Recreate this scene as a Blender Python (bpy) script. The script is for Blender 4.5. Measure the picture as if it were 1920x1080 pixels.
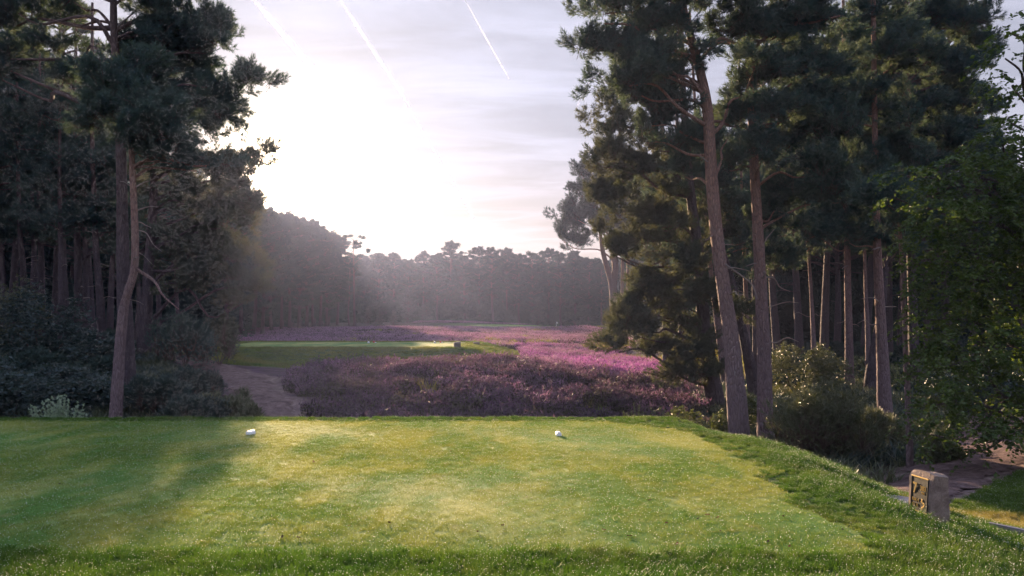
import bpy, bmesh, math, random
import numpy as np
from mathutils import Vector, Matrix
R = math.radians
sc = bpy.context.scene
for o in list(bpy.data.objects): bpy.data.objects.remove(o)
COL = sc.collection

# ------------------------------------------------------------------ camera
F = 1507.0; HY = 590.0; CZ = 1.6          # focal length and horizon row for a 1920-wide frame
cam = bpy.data.cameras.new('camera'); co = bpy.data.objects.new('camera', cam); COL.objects.link(co)
co.location = (0, 0, CZ); co.rotation_euler = (R(90), 0, 0)
cam.sensor_width = 36; cam.lens = 36*F/1920; cam.shift_y = (HY-540)/1920
cam.clip_start = 0.05; cam.clip_end = 200000
sc.camera = co

# ------------------------------------------------------------------ light
SUN_AZ = math.atan2(530-960, F)                                   # left of the view axis
SUN_EL = math.atan2(HY-326, math.hypot(F, 530-960))
SUN = Vector((math.sin(SUN_AZ)*math.cos(SUN_EL), math.cos(SUN_AZ)*math.cos(SUN_EL), math.sin(SUN_EL)))
sl = bpy.data.lights.new('sun', 'SUN'); sl.energy = 5.0; sl.angle = R(0.55); sl.color = (1.0, 0.71, 0.43)
so = bpy.data.objects.new('sun', sl); COL.objects.link(so)
so.rotation_euler = SUN.to_track_quat('Z', 'Y').to_euler(); so.location = (-40, 120, 40)
sc.view_settings.view_transform = 'Standard'; sc.view_settings.look = 'None'
sc.view_settings.gamma = 1.0; sc.view_settings.use_curve_mapping = False
sc.view_settings.exposure = 1.98
SKY = 0.1
VEIL = 0.212

def direction(px, py):
    return Vector(((px-960)/F, 1.0, (HY-py)/F)).normalized()

def build_world():
    w = bpy.data.worlds.new('World'); sc.world = w; w.use_nodes = True
    nt = w.node_tree; nt.nodes.clear(); L = nt.links.new
    def N(t, **k):
        n = nt.nodes.new(t)
        for a, b in k.items(): setattr(n, a, b)
        return n
    def val(x, sock):
        if isinstance(x, (int, float)): sock.default_value = x
        else: L(x, sock)
    def M(op, a, b=0.0, c=None, clamp=False):
        n = N('ShaderNodeMath', operation=op, use_clamp=clamp)
        val(a, n.inputs[0]); val(b, n.inputs[1])
        if c is not None: val(c, n.inputs[2])
        return n.outputs[0]
    def DOT(v, d):
        n = N('ShaderNodeVectorMath', operation='DOT_PRODUCT'); L(v, n.inputs[0]); n.inputs[1].default_value = tuple(d)
        return n.outputs['Value']
    def SM(x, a, b, lo=0.0, hi=1.0):
        n = N('ShaderNodeMapRange', interpolation_type='SMOOTHSTEP'); val(x, n.inputs[0])
        n.inputs[1].default_value = a; n.inputs[2].default_value = b; n.inputs[3].default_value = lo; n.inputs[4].default_value = hi
        return n.outputs[0]
    def MIX(f, a, b):
        n = N('ShaderNodeMix', data_type='RGBA'); val(f, n.inputs[0])
        for x, s in ((a, n.inputs[6]), (b, n.inputs[7])):
            if isinstance(x, tuple): s.default_value = (*x, 1)
            else: L(x, s)
        return n.outputs[2]
    tc = N('ShaderNodeTexCoord'); D = tc.outputs['Generated']
    sky = N('ShaderNodeTexSky', sky_type='NISHITA', sun_disc=False)
    sky.sun_elevation = SUN_EL; sky.sun_rotation = SUN_AZ
    sky.air_density = 1.0; sky.dust_density = 1.5; sky.ozone_density = 2.0
    sep = N('ShaderNodeSeparateXYZ'); L(D, sep.inputs[0])
    zc = M('MAXIMUM', sep.outputs[2], 0.0)
    # cirrus sheet seen in perspective
    inv = M('DIVIDE', 1.0, M('ADD', zc, 0.12))
    cx = M('MULTIPLY', sep.outputs[0], inv); cy = M('MULTIPLY', sep.outputs[1], inv)
    cb = N('ShaderNodeCombineXYZ'); L(cx, cb.inputs[0]); L(cy, cb.inputs[1])
    mp = N('ShaderNodeMapping'); L(cb.outputs[0], mp.inputs[0]); mp.inputs['Rotation'].default_value = (0, 0, R(28)); mp.inputs['Scale'].default_value = (0.75, 2.6, 1)
    n1 = N('ShaderNodeTexNoise'); L(mp.outputs[0], n1.inputs[0]); n1.inputs['Scale'].default_value = 1.5; n1.inputs['Detail'].default_value = 5; n1.inputs['Roughness'].default_value = 0.58; n1.inputs['Distortion'].default_value = 0.7
    n2 = N('ShaderNodeTexNoise'); L(cb.outputs[0], n2.inputs[0]); n2.inputs['Scale'].default_value = 0.8; n2.inputs['Detail'].default_value = 1
    cirrus = SM(M('ADD', M('MULTIPLY', n1.outputs[0], 0.65), M('MULTIPLY', n2.outputs[0], 0.45)), 0.42, 0.72)
    # brightness of the thin cloud: the sun lights it from behind, brightest close to the sun
    ds = M('MAXIMUM', DOT(D, SUN), 0.0)
    glow = M('ADD', M('ADD', M('MULTIPLY', M('POWER', ds, 900.0), 5.0), M('MULTIPLY', M('POWER', ds, 330.0), 0.55)), M('MULTIPLY', M('POWER', ds, 50.0), 0.05))
    low = SM(zc, 0.0, 0.26)
    side = SM(ds, .35, .9)
    veil = MIX(SM(zc, .3, .95), MIX(low, MIX(side, (.76, .78, 1.04), (1.0, 0.83, 0.76)), (0.82, 0.83, 1.02)), (0.92, 1.14, 1.8))  # zenith colour raised brighter and bluer than the lower sky, added fill for shade
    base = N('ShaderNodeVectorMath', operation='SCALE'); L(sky.outputs[0], base.inputs[0]); base.inputs[3].default_value = SKY
    vb = N('ShaderNodeVectorMath', operation='SCALE'); L(veil, vb.inputs[0])
    L(M('MULTIPLY', M('ADD', 0.74, M('MULTIPLY', cirrus, 0.42)), VEIL), vb.inputs[3])
    comb = MIX(M('ADD', 0.97, M('MULTIPLY', cirrus, 0.02)), base.outputs[0], vb.outputs[0])
    gl = N('ShaderNodeVectorMath', operation='SCALE'); gl.inputs[0].default_value = (1.0, .80, .54); L(M('MULTIPLY', glow, M('ADD', .75, M('MULTIPLY', cirrus, .3))), gl.inputs[3])
    s2 = N('ShaderNodeVectorMath', operation='ADD'); L(comb, s2.inputs[0]); L(gl.outputs[0], s2.inputs[1])
    # the Background keeps a daylight strength of 0.1, the colours above are divided by it
    s4 = N('ShaderNodeVectorMath', operation='SCALE'); L(s2.outputs[0], s4.inputs[0]); s4.inputs[3].default_value = 1/SKY
    bg = N('ShaderNodeBackground'); L(s4.outputs[0], bg.inputs[0]); bg.inputs[1].default_value = SKY
    out = N('ShaderNodeOutputWorld'); L(bg.outputs[0], out.inputs[0])
    w.cycles.sampling_method = 'MANUAL'; w.cycles.sample_map_resolution = 256
build_world()

cy = sc.cycles
cy.max_bounces = 5; cy.diffuse_bounces = 2; cy.glossy_bounces = 2; cy.transmission_bounces = 4; cy.volume_bounces = 0; cy.transparent_max_bounces = 12; cy.use_light_tree = False; cy.use_adaptive_sampling = True; cy.adaptive_threshold = .02; cy.adaptive_min_samples = 16
cy.use_denoising = True; cy.sample_clamp_indirect = 4.0
cy.caustics_reflective = False; cy.caustics_refractive = False

# ------------------------------------------------------------------ helpers
def P(px, py, Y): return np.array(((px-960)/F*Y, Y, CZ+(HY-py)/F*Y))
def smooth(a, b, x):
    t = np.clip((x-a)/(b-a), 0, 1); return t*t*(3-2*t)
def tag(o, label=None, cat=None, group=None, kind=None):
    if label: o['label'] = label
    if cat: o['category'] = cat
    if group: o['group'] = group
    if kind: o['kind'] = kind
    return o
def empty(name, loc):
    o = bpy.data.objects.new(name, None); COL.objects.link(o); o.location = tuple(loc); o.empty_display_size = .3; return o
def link(name, me, parent=None):
    o = bpy.data.objects.new(name, me); COL.objects.link(o)
    if parent: o.parent = parent
    return o
def mesh_np(name, V, Fc, mats, mi=None, smooth_shade=False):
    """V (n,3), Fc (m,k) with k = 3 or 4, one mesh"""
    V = np.asarray(V, np.float32); Fc = np.asarray(Fc, np.int32); m, k = Fc.shape
    me = bpy.data.meshes.new(name)
    me.vertices.add(len(V)); me.vertices.foreach_set('co', V.ravel())
    me.loops.add(m*k); me.loops.foreach_set('vertex_index', Fc.ravel())
    me.polygons.add(m); me.polygons.foreach_set('loop_start', np.arange(0, m*k, k, dtype=np.int32)); me.polygons.foreach_set('loop_total', np.full(m, k, np.int32))
    if mi is not None: me.polygons.foreach_set('material_index', np.asarray(mi, np.int32))
    me.polygons.foreach_set('use_smooth', np.full(m, smooth_shade))
    for x in (mats if isinstance(mats, (list, tuple)) else [mats]): me.materials.append(x)
    me.update(calc_edges=True); me.validate()
    return me
def catmull(pts, n):
    p = np.asarray(pts, float); p = np.vstack([2*p[0]-p[1], p, 2*p[-1]-p[-2]])
    t = np.linspace(0, len(p)-3-1e-6, n); i = t.astype(int); f = (t-i)[:, None]
    a, b, c, d = p[i], p[i+1], p[i+2], p[i+3]
    return .5*((2*b)+(c-a)*f+(2*a-5*b+4*c-d)*f*f+(3*b-a-3*c+d)*f**3)
def tube(pts, rad, sides=10, rings=None, lump=0.0, rng=None, cap=False):
    rings = rings or max(3, len(pts)*4)
    p = catmull(pts, rings); r = np.interp(np.linspace(0, 1, rings), np.linspace(0, 1, len(rad)), rad)
    t = np.gradient(p, axis=0); t /= np.linalg.norm(t, axis=1)[:, None]+1e-9
    ref = np.where(np.abs(t[:, 2:3]) < .9, np.array([[0, 0, 1.]]), np.array([[1., 0, 0]]))
    u = np.cross(ref, t); u /= np.linalg.norm(u, axis=1)[:, None]; v = np.cross(t, u)
    a = np.arange(sides)/sides*2*np.pi
    rr = np.repeat(r[:, None], sides, 1)
    if lump and rng is not None:
        nz = rng.normal(0, 1, (rings, sides)); nz = (nz+np.roll(nz, 1, 0)+np.roll(nz, 2, 0)+np.roll(nz, -1, 0))/2
        rr = rr*(1+lump*nz)
    V = p[:, None, :]+rr[..., None]*(np.cos(a)[None, :, None]*u[:, None, :]+np.sin(a)[None, :, None]*v[:, None, :])
    idx = np.arange(rings*sides).reshape(rings, sides); nx = np.roll(idx, -1, 1)
    Q = np.stack([idx[:-1], nx[:-1], nx[1:], idx[1:]], -1).reshape(-1, 4)
    return V.reshape(-1, 3), Q
def join_np(parts):
    V, Q, k = [], [], 0
    for v, q in parts: V.append(v); Q.append(q+k); k += len(v)
    return np.vstack(V), np.vstack(Q)
def unit(a): return a/(np.linalg.norm(a, axis=-1, keepdims=True)+1e-9)
def words(n):
    return ['first', 'second', 'third', 'fourth', 'fifth', 'sixth', 'seventh', 'eighth', 'ninth', 'tenth', 'eleventh', 'twelfth', 'thirteenth', 'fourteenth',
            'fifteenth', 'sixteenth', 'seventeenth', 'eighteenth', 'nineteenth', 'twentieth', 'twenty-first', 'twenty-second', 'twenty-third', 'twenty-fourth',
            'twenty-fifth', 'twenty-sixth', 'twenty-seventh', 'twenty-eighth', 'twenty-ninth', 'thirtieth'][n]

# ------------------------------------------------------------------ materials
class Mat:
    def __init__(s, name):
        s.m = bpy.data.materials.new(name); s.m.use_nodes = True; s.nt = s.m.node_tree; s.nt.nodes.clear()
        s.out = s.nt.nodes.new('ShaderNodeOutputMaterial'); s.L = s.nt.links.new
    def N(s, t, **k):
        n = s.nt.nodes.new(t)
        for a, b in k.items(): setattr(n, a, b)
        return n
    def set(s, sock, x):
        if isinstance(x, (int, float)): sock.default_value = x
        elif isinstance(x, tuple): sock.default_value = (*x, 1) if len(sock.default_value) == 4 and len(x) == 3 else x
        else: s.L(x, sock)
    def coord(s, which='Object', scale=None):
        o = s.N('ShaderNodeTexCoord').outputs[which] if which != 'World' else s.N('ShaderNodeNewGeometry').outputs['Position']
        if scale is not None:
            mp = s.N('ShaderNodeMapping'); s.L(o, mp.inputs[0]); mp.inputs['Scale'].default_value = scale if isinstance(scale, tuple) else (scale,)*3; o = mp.outputs[0]
        return o
    def noise(s, co, scale, detail=4, rough=.55, dist=0.):
        n = s.N('ShaderNodeTexNoise'); s.L(co, n.inputs[0]); n.inputs['Scale'].default_value = scale; n.inputs['Detail'].default_value = detail
        n.inputs['Roughness'].default_value = rough; n.inputs['Distortion'].default_value = dist; return n.outputs[0]
    def voro(s, co, scale, feature='F1', out='Distance'):
        n = s.N('ShaderNodeTexVoronoi', feature=feature); s.L(co, n.inputs['Vector']); n.inputs['Scale'].default_value = scale; return n.outputs[out]
    def ramp(s, x, a, b, lo=0., hi=1.):
        n = s.N('ShaderNodeMapRange', interpolation_type='SMOOTHSTEP'); s.set(n.inputs[0], x)
        for i, v in enumerate((a, b, lo, hi)): n.inputs[i+1].default_value = v
        return n.outputs[0]
    def mix(s, f, a, b, mode='MIX'):
        n = s.N('ShaderNodeMix', data_type='RGBA', blend_type=mode); s.set(n.inputs[0], f); s.set(n.inputs[6], a); s.set(n.inputs[7], b); return n.outputs[2]
    def math(s, op, a, b=0., clamp=False):
        n = s.N('ShaderNodeMath', operation=op, use_clamp=clamp); s.set(n.inputs[0], a); s.set(n.inputs[1], b); return n.outputs[0]
    def attr(s, name, typ='GEOMETRY', out='Fac'):
        n = s.N('ShaderNodeAttribute', attribute_name=name, attribute_type=typ); return n.outputs[out]
    def rand(s): return s.N('ShaderNodeObjectInfo').outputs['Random']
    def bump(s, h, strength=.5, dist=.02):
        n = s.N('ShaderNodeBump'); n.inputs['Strength'].default_value = strength; n.inputs['Distance'].default_value = dist; s.L(h, n.inputs['Height']); return n.outputs[0]
    def bsdf(s, col, rough=.7, spec=.3, normal=None, metal=0., sheen=0.):
        n = s.N('ShaderNodeBsdfPrincipled'); s.set(n.inputs['Base Color'], col); s.set(n.inputs['Roughness'], rough); n.inputs['Specular IOR Level'].default_value = spec
        n.inputs['Metallic'].default_value = metal; n.inputs['Sheen Weight'].default_value = sheen; n.inputs['Sheen Roughness'].default_value = .5
        if normal is not None: s.L(normal, n.inputs['Normal'])
        return n.outputs[0]
    def leaf(s, col, trans=.35, rough=.5, spec=.35, tint=(1.25, 1.15, .55), sheen=0.):
        b = s.bsdf(col, rough, spec, sheen=sheen); t = s.N('ShaderNodeBsdfTranslucent'); s.L(s.mix(1., col, tint, 'MULTIPLY'), t.inputs[0])
        m = s.N('ShaderNodeMixShader'); m.inputs[0].default_value = trans; s.L(b, m.inputs[1]); s.L(t.outputs[0], m.inputs[2]); return m.outputs[0]
    def done(s, sh): s.L(sh, s.out.inputs[0]); return s.m

def mat_needle(name, a, b, trans=.38, sc1=1.1, spec=.12):
    m = Mat(name); c = m.coord('World')
    n = m.noise(c, sc1, 3); k = m.ramp(n, .3, .72)
    col = m.mix(k, a, b); col = m.mix(m.math('MULTIPLY', m.rand(), .5), col, tuple(x*.62 for x in a))
    return m.done(m.leaf(col, trans, .65, spec, (1.35, 1.1, .5)))
def mat_bark(name, low, high, h0, h1, grain=1.):
    m = Mat(name); c = m.coord('Object')
    st = m.coord('Object', (14*grain, 14*grain, 3.2*grain))
    v = m.voro(st, 1.6, 'DISTANCE_TO_EDGE'); n = m.noise(c, 5, 6, .65); n2 = m.noise(st, 3.5, 5, .6)
    sep = m.N('ShaderNodeSeparateXYZ'); m.L(c, sep.inputs[0])
    g = m.ramp(m.math('ADD', sep.outputs[2], m.math('MULTIPLY', n, 2.5)), h0, h1)
    col = m.mix(g, low, high); col = m.mix(m.ramp(v, 0, .12, .45, 0), col, (.045, .034, .036)); col = m.mix(m.ramp(n2, .35, .7, .5, 0), col, tuple(x*.45 for x in low))
    col = m.mix(m.ramp(m.noise(c, 2.3, 5), .55, .75, 0, .22), col, (.20, .19, .19))
    h = m.math('ADD', m.math('MULTIPLY', m.ramp(v, 0, .25), .7), m.math('MULTIPLY', n2, .6))
    return m.done(m.bsdf(col, .85, .2, m.bump(h, .9, .03)))
NEEDLE = mat_needle('pine_needles', (.060, .112, .122), (.100, .150, .138))
NEEDLE_W = mat_needle('pine_needles_warm', (.068, .098, .090), (.112, .130, .096))
NEEDLE_F = mat_needle('pine_needles_far', (.044, .074, .074), (.078, .108, .088), .14, .25, 0.)
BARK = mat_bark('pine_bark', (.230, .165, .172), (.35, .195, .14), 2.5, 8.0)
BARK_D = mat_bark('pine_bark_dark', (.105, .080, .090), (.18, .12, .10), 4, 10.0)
TWIG = Mat('twig'); TWIG = TWIG.done(TWIG.bsdf((.10, .072, .060), .9, .1))
DEADWOOD = Mat('dead_wood'); DEADWOOD = DEADWOOD.done(DEADWOOD.bsdf((.22, .18, .165), .9, .1))
def mat_leafy(name, a, b, trans=.4, s1=3., spec=.45):
    m = Mat(name); k = m.ramp(m.noise(m.coord('World'), s1, 4), .3, .7)
    k2 = m.N('ShaderNodeNewGeometry').outputs['Random Per Island']
    col = m.mix(m.math('ADD', m.math('MULTIPLY', k, .6), m.math('MULTIPLY', k2, .4)), a, b)
    return m.done(m.leaf(col, trans, .42, spec))
BEECH = mat_leafy('beech_leaves', (.026, .060, .018), (.105, .155, .028), .45)
SHRUB_D = mat_leafy('dark_shrub_leaves', (.026, .046, .048), (.050, .080, .070), .25)
GORSE = mat_leafy('gorse_spines', (.070, .086, .052), (.125, .135, .072), .25)
BROOM = mat_leafy('broom_sprigs', (.22, .30, .22), (.34, .42, .32), .3)
BRAMBLE = mat_leafy('bramble_leaves', (.040, .060, .022), (.13, .15, .05), .35)

# ------------------------------------------------------------------ terrain
CP = np.array([
 (0, 0, -.12), (-15, 0, -.1), (15, 0, -.6), (0, -30, -.3), (-60, -30, -.3), (60, -30, -.6), (4, 2, -.35), (4.4, 4.5, -.42), (3.83, 7.4, -.31), (4.1, 9, -.40), (3.4, 10.5, -.2),
 (5, 8, -.56), (5.2, 9.5, -.75), (6.5, 10.6, -.8), (7.7, 13, -.9), (12, 10, -.75), (12, 16, -.95), (20, 20, -.9), (5, 12.5, -1.15), (3.5, 14.5, -1.5), (8, 6, -.55),
 (0, 16, -1.9), (-8, 16, -1.6), (-15, 16, -1.2), (-25, 16, -.9), (5, 16, -1.5), (8, 18, -1.3), (-30, 8, -.2),
 (0, 20, -1.1), (4, 20, -1.25), (-6.4, 21, -.8), (-9.3, 27, -.36), (-12.9, 33, -.1), (-3.5, 27, -.36), (0, 28, -.30), (5, 28, -.85), (-4, 32.5, -.62), (0, 32, -.55), (-9, 32.5, -.5),
 (4, 32, -.72), (5.6, 28, -1.0), (2.3, 38, -.5), (1.4, 36, -.55), (5.2, 46, -.58), (6.7, 42, -.9), (9.5, 55, -.5), (1.5, 55, -.25), (-8, 50, -.25), (-20, 50, -.2),
 (4.5, 75, -.42), (-10.7, 62, -.15), (-13, 78, .05), (-10, 95, -.08), (0, 95, -.16), (6, 95, -.2), (-19, 60, -.35), (-24, 75, -.5), (-21, 120, -.25), (2, 105, -.2), (2, 128, -.16), (-6, 118, -.22),
 (4, 145, -.55), (-7, 142, .2), (8, 118, -.28), (10.5, 80, .3), (17, 80, .5), (17, 110, .3), (-60, 120, -.3), (60, 120, .3), (0, 180, -.6), (-80, 200, -.5), (80, 200, -.3),
 (-9.3, 19, -1.0), (-16, 22, -.7), (-20, 28, -.1), (-14.5, 30, .0), (-25, 35, .2), (-45, 40, .3), (-45, 20, -.3), (-35, 70, .1), (-60, 70, .3),
 (8, 22, -1.05), (6.5, 25, -1.05), (11, 26, -.95), (14, 30, -.9), (20, 40, -.6), (12, 45, -.75), (35, 30, -.7), (45, 60, 0), (70, 20, -.6), (0, 450, -.5), (-450, 450, -.5), (450, 450, -.5), (-450, 0, -.5), (450, 0, -.5), (0, -450, -.5)], float)
def _phi(r2): return np.where(r2 > 0, r2*np.log(r2+1e-12)*.5, 0)
def _tps():
    x = CP[:, :2]; n = len(x); K = _phi(((x[:, None]-x[None])**2).sum(-1))+np.eye(n)*.02
    A = np.zeros((n+3, n+3)); A[:n, :n] = K; A[:n, n] = 1; A[:n, n+1:] = x; A[n, :n] = 1; A[n+1:, :n] = x.T
    return np.linalg.solve(A, np.r_[CP[:, 2], 0, 0, 0])
TW = _tps()
def rect_d(x, y, x0, x1, y0, y1):
    dx = np.maximum(np.maximum(x0-x, x-x1), 0); dy = np.maximum(np.maximum(y0-y, y-y1), 0); return np.hypot(dx, dy)
def wob(x, y, s, k=0):
    return (np.sin(x*1.7/s+k+1.3*np.sin(y*1.1/s+k))+np.sin(y*1.9/s+2.1*k+1.1*np.sin(x*.8/s))+np.sin((x+y)*3.1/s+k*3)*.5)/2.5
def ground_z(x, y):
    x = np.atleast_1d(np.asarray(x, float)); y = np.atleast_1d(np.asarray(y, float)); sh = np.broadcast(x, y).shape
    X = np.broadcast_to(x, sh).ravel(); Y = np.broadcast_to(y, sh).ravel(); z = np.zeros(len(X))
    for s in range(0, len(X), 20000):
        a = X[s:s+20000]; b = Y[s:s+20000]
        z[s:s+20000] = _phi((a[:, None]-CP[None, :, 0])**2+(b[:, None]-CP[None, :, 1])**2)@TW[:len(CP)]+TW[-3]+TW[-2]*a+TW[-1]*b
    z = np.clip(z, -2.2, 1.2)
    z += .06*wob(X, Y, 2.3)*smooth(14, 18, Y)+.17*wob(X, Y, 1.0, 5)*smooth(17, 19, Y)*(1-smooth(29, 32, Y))*smooth(-8, -5, X)*(1-smooth(4, 7, X))+.03*wob(X, Y, .8, 2)*smooth(14, 17, Y)*(1-smooth(60, 90, Y))
    d = rect_d(X, Y, -18, 2.45, 3.5, 12.35); m = 1-smooth(0, 1.6, d); z = z*(1-m)+m*(-.02*smooth(0.2, 1.2, d))
    d = rect_d(X, Y, -14.5, -2.2, 36.3, 44.5); m = 1-smooth(0, 2.6, d); z = z*(1-m)+m*.09
    return z.reshape(sh)
def gz(x, y): return float(ground_z(x, y)[0])

def pathmask(x, y, pts):
    """distance to a polyline (x,y,halfwidth) minus the half width"""
    best = np.full(np.shape(x), 1e9)
    for (x0, y0, w0), (x1, y1, w1) in zip(pts[:-1], pts[1:]):
        dx, dy = x1-x0, y1-y0; t = np.clip(((x-x0)*dx+(y-y0)*dy)/(dx*dx+dy*dy), 0, 1)
        best = np.minimum(best, np.hypot(x-x0-t*dx, y-y0-t*dy)-(w0+(w1-w0)*t))
    return best
PATH_L = [(-4.4, 16.5, .65), (-5.6, 19.5, .62), (-6.8, 22, .62), (-8.2, 25, .66), (-10.1, 28, .72), (-12.4, 31.2, .75), (-16, 33.5, .75)]
PATH_R = [(5.3, 10.4, .35), (6.4, 12.2, .75), (7.6, 13.6, .95), (9.2, 15.4, 1.0), (11.2, 18, 1.1), (14, 21.5, 1.2)]
TRACK = [(7.0, 44, .9), (8.6, 50, 1.3), (10.2, 57, 1.5), (11.5, 66, 1.6)]
def axis(segs):
    out = []
    for a, b, st in segs: out.append(np.arange(a, b, st))
    return np.r_[np.concatenate(out), segs[-1][1]]
def build_ground():
    gx = axis([(-460, -100, 30), (-100, -40, 4), (-40, -20, 1), (-20, 14, .22), (14, 30, .8), (30, 100, 4), (100, 460, 30)])
    gy = axis([(-460, -40, 30), (-40, 0, 3), (0, 4, .5), (4, 36, .2), (36, 60, .4), (60, 150, 1.2), (150, 220, 6), (220, 460, 30)])
    X, Y = np.meshgrid(gx, gy); Z = ground_z(X, Y)
    # deep ruts and lumps on the sandy path
    nx, ny = len(gx), len(gy)
    idx = np.arange(nx*ny).reshape(ny, nx); Q = np.stack([idx[:-1, :-1], idx[:-1, 1:], idx[1:, 1:], idx[1:, :-1]], -1).reshape(-1, 4)
    x, y = X.ravel(), Y.ravel()
    grass = np.maximum(1-smooth(0, 1.0, rect_d(x, y, -22, 4.1, -40, 13.0)), 1-smooth(0, 1.2, rect_d(x, y, -14.8, -1.5, 31.0, 45.5)))
    grass = np.maximum(grass, (1-smooth(0, 1.5, rect_d(x, y, 3.5, 14, -10, 11)))*.9)
    grass = np.maximum(grass, smooth(98, 102, y)*(1-smooth(136, 140, y))*smooth(-14, -8, x)*(1-smooth(14, 17, x)))
    grass = np.maximum(grass, .7*(1-smooth(0, 2, rect_d(x, y, 0, 3, 33, 37))))
    soil = np.maximum.reduce([1-smooth(-.1, .35, pathmask(x, y, p)+.18*wob(x, y, .6)) for p in (PATH_L, PATH_R, TRACK)])
    heath = smooth(16, 18, y)*(1-smooth(100, 103, y))*smooth(-27, -22, x-(y-60)*.0)*(1-smooth(6, 8, x))
    m = Mat('ground'); c = m.coord('World')
    col = m.mix(m.ramp(m.noise(c, 3., 6, .65), .35, .7), (.035, .026, .022), (.085, .062, .045))
    col = m.mix(m.ramp(m.noise(c, .7, 4), .5, .68, 0, .5), col, (.04, .055, .025))
    sepc = m.N('ShaderNodeSeparateColor'); m.L(m.attr('reg', out='Color'), sepc.inputs[0])
    hc = m.mix(m.ramp(m.noise(c, 2.2, 6, .7), .35, .65), (.045, .030, .030), (.10, .055, .085)); hc = m.mix(m.ramp(m.noise(c, .35, 3), .5, .7, 0, .6), hc, (.11, .10, .045))
    gc = m.mix(m.ramp(m.noise(c, 9, 5), .3, .7), (.040, .075, .018), (.085, .115, .032)); gc = m.mix(m.ramp(m.noise(c, .8, 4), .5, .75, 0, .6), gc, (.13, .12, .05))
    sc_ = m.mix(m.ramp(m.noise(c, 7, 7, .7), .35, .65), (.16, .105, .095), (.30, .215, .19)); sc_ = m.mix(m.ramp(m.noise(c, 1.6, 4), .48, .66, 0, .6), sc_, (.12, .082, .075))
    col = m.mix(sepc.outputs[1], col, hc); col = m.mix(sepc.outputs[0], col, gc); col = m.mix(sepc.outputs[2], col, sc_)
    h = m.math('ADD', m.noise(c, 14, 6, .7), m.math('MULTIPLY', m.noise(c, 3, 4), 1.5))
    mt = m.done(m.bsdf(col, .95, .12, m.bump(h, .8, .06)))
    me = mesh_np('ground', np.stack([x, y, Z.ravel()], -1), Q, mt, smooth_shade=True)
    at = me.attributes.new('reg', 'FLOAT_COLOR', 'POINT'); at.data.foreach_set('color', np.stack([grass, heath, soil, np.ones_like(x)], -1).astype(np.float32).ravel())
    tag(link('ground', me), kind='structure')
build_ground()

def sheet(name, inside, x0, x1, y0, y1, st, mat, lift):
    gx = np.arange(x0, x1+1e-6, st); gy = np.arange(y0, y1+1e-6, st); X, Y = np.meshgrid(gx, gy)
    Z = ground_z(X, Y)+lift(X, Y) if callable(lift) else ground_z(X, Y)+lift
    idx = np.arange(X.size).reshape(X.shape); Q = np.stack([idx[:-1, :-1], idx[:-1, 1:], idx[1:, 1:], idx[1:, :-1]], -1).reshape(-1, 4)
    keep = inside(X, Y).ravel()[Q].all(1); Q = Q[keep]; u, inv = np.unique(Q, return_inverse=True)
    V = np.stack([X.ravel(), Y.ravel(), Z.ravel()], -1)[u]
    return tag(link(name, mesh_np(name, V, inv.reshape(Q.shape), mat, smooth_shade=True)), kind='structure')
def mat_sand(name, a, b, dark):
    m = Mat(name); c = m.coord('World')
    col = m.mix(m.ramp(m.noise(c, 6, 8, .7), .35, .65), a, b); col = m.mix(m.ramp(m.noise(c, 1.8, 5, .6, 1.), .5, .66, 0, .75), col, dark)
    col = m.mix(m.ramp(m.voro(c, 22), .0, .22, .7, 0), col, tuple(x*1.5 for x in b))
    h = m.math('ADD', m.noise(c, 20, 6, .7), m.math('MULTIPLY', m.noise(c, 4, 5, .6, .8), 2.))
    return m.done(m.bsdf(col, .95, .1, m.bump(h, 1., .07)))
SAND = mat_sand('path_sand', (.135, .088, .082), (.235, .158, .148), (.085, .055, .052))
def rut(X, Y, pts):
    k = smooth(0, .4, -(pathmask(X, Y, pts)+.2*wob(X, Y, .5))); return .012+k*(.055+.026*wob(X, Y, .35, 1)+.022*wob(X*1.6, Y*.6, .5, 3))
sheet('sandy_path', lambda X, Y: pathmask(X, Y, PATH_L)+.2*wob(X, Y, .5) < 0, -17, -3, 16, 36, .12, SAND, lambda X, Y: rut(X, Y, PATH_L))
sheet('woodland_path', lambda X, Y: pathmask(X, Y, PATH_R)+.2*wob(X, Y, .5) < 0, 4, 15, 9, 23, .12, SAND, lambda X, Y: rut(X, Y, PATH_R))
sheet('heath_track', lambda X, Y: pathmask(X, Y, TRACK)+.25*wob(X, Y, .5) < 0, 5, 14, 43, 68, .25, SAND, .03)

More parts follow.
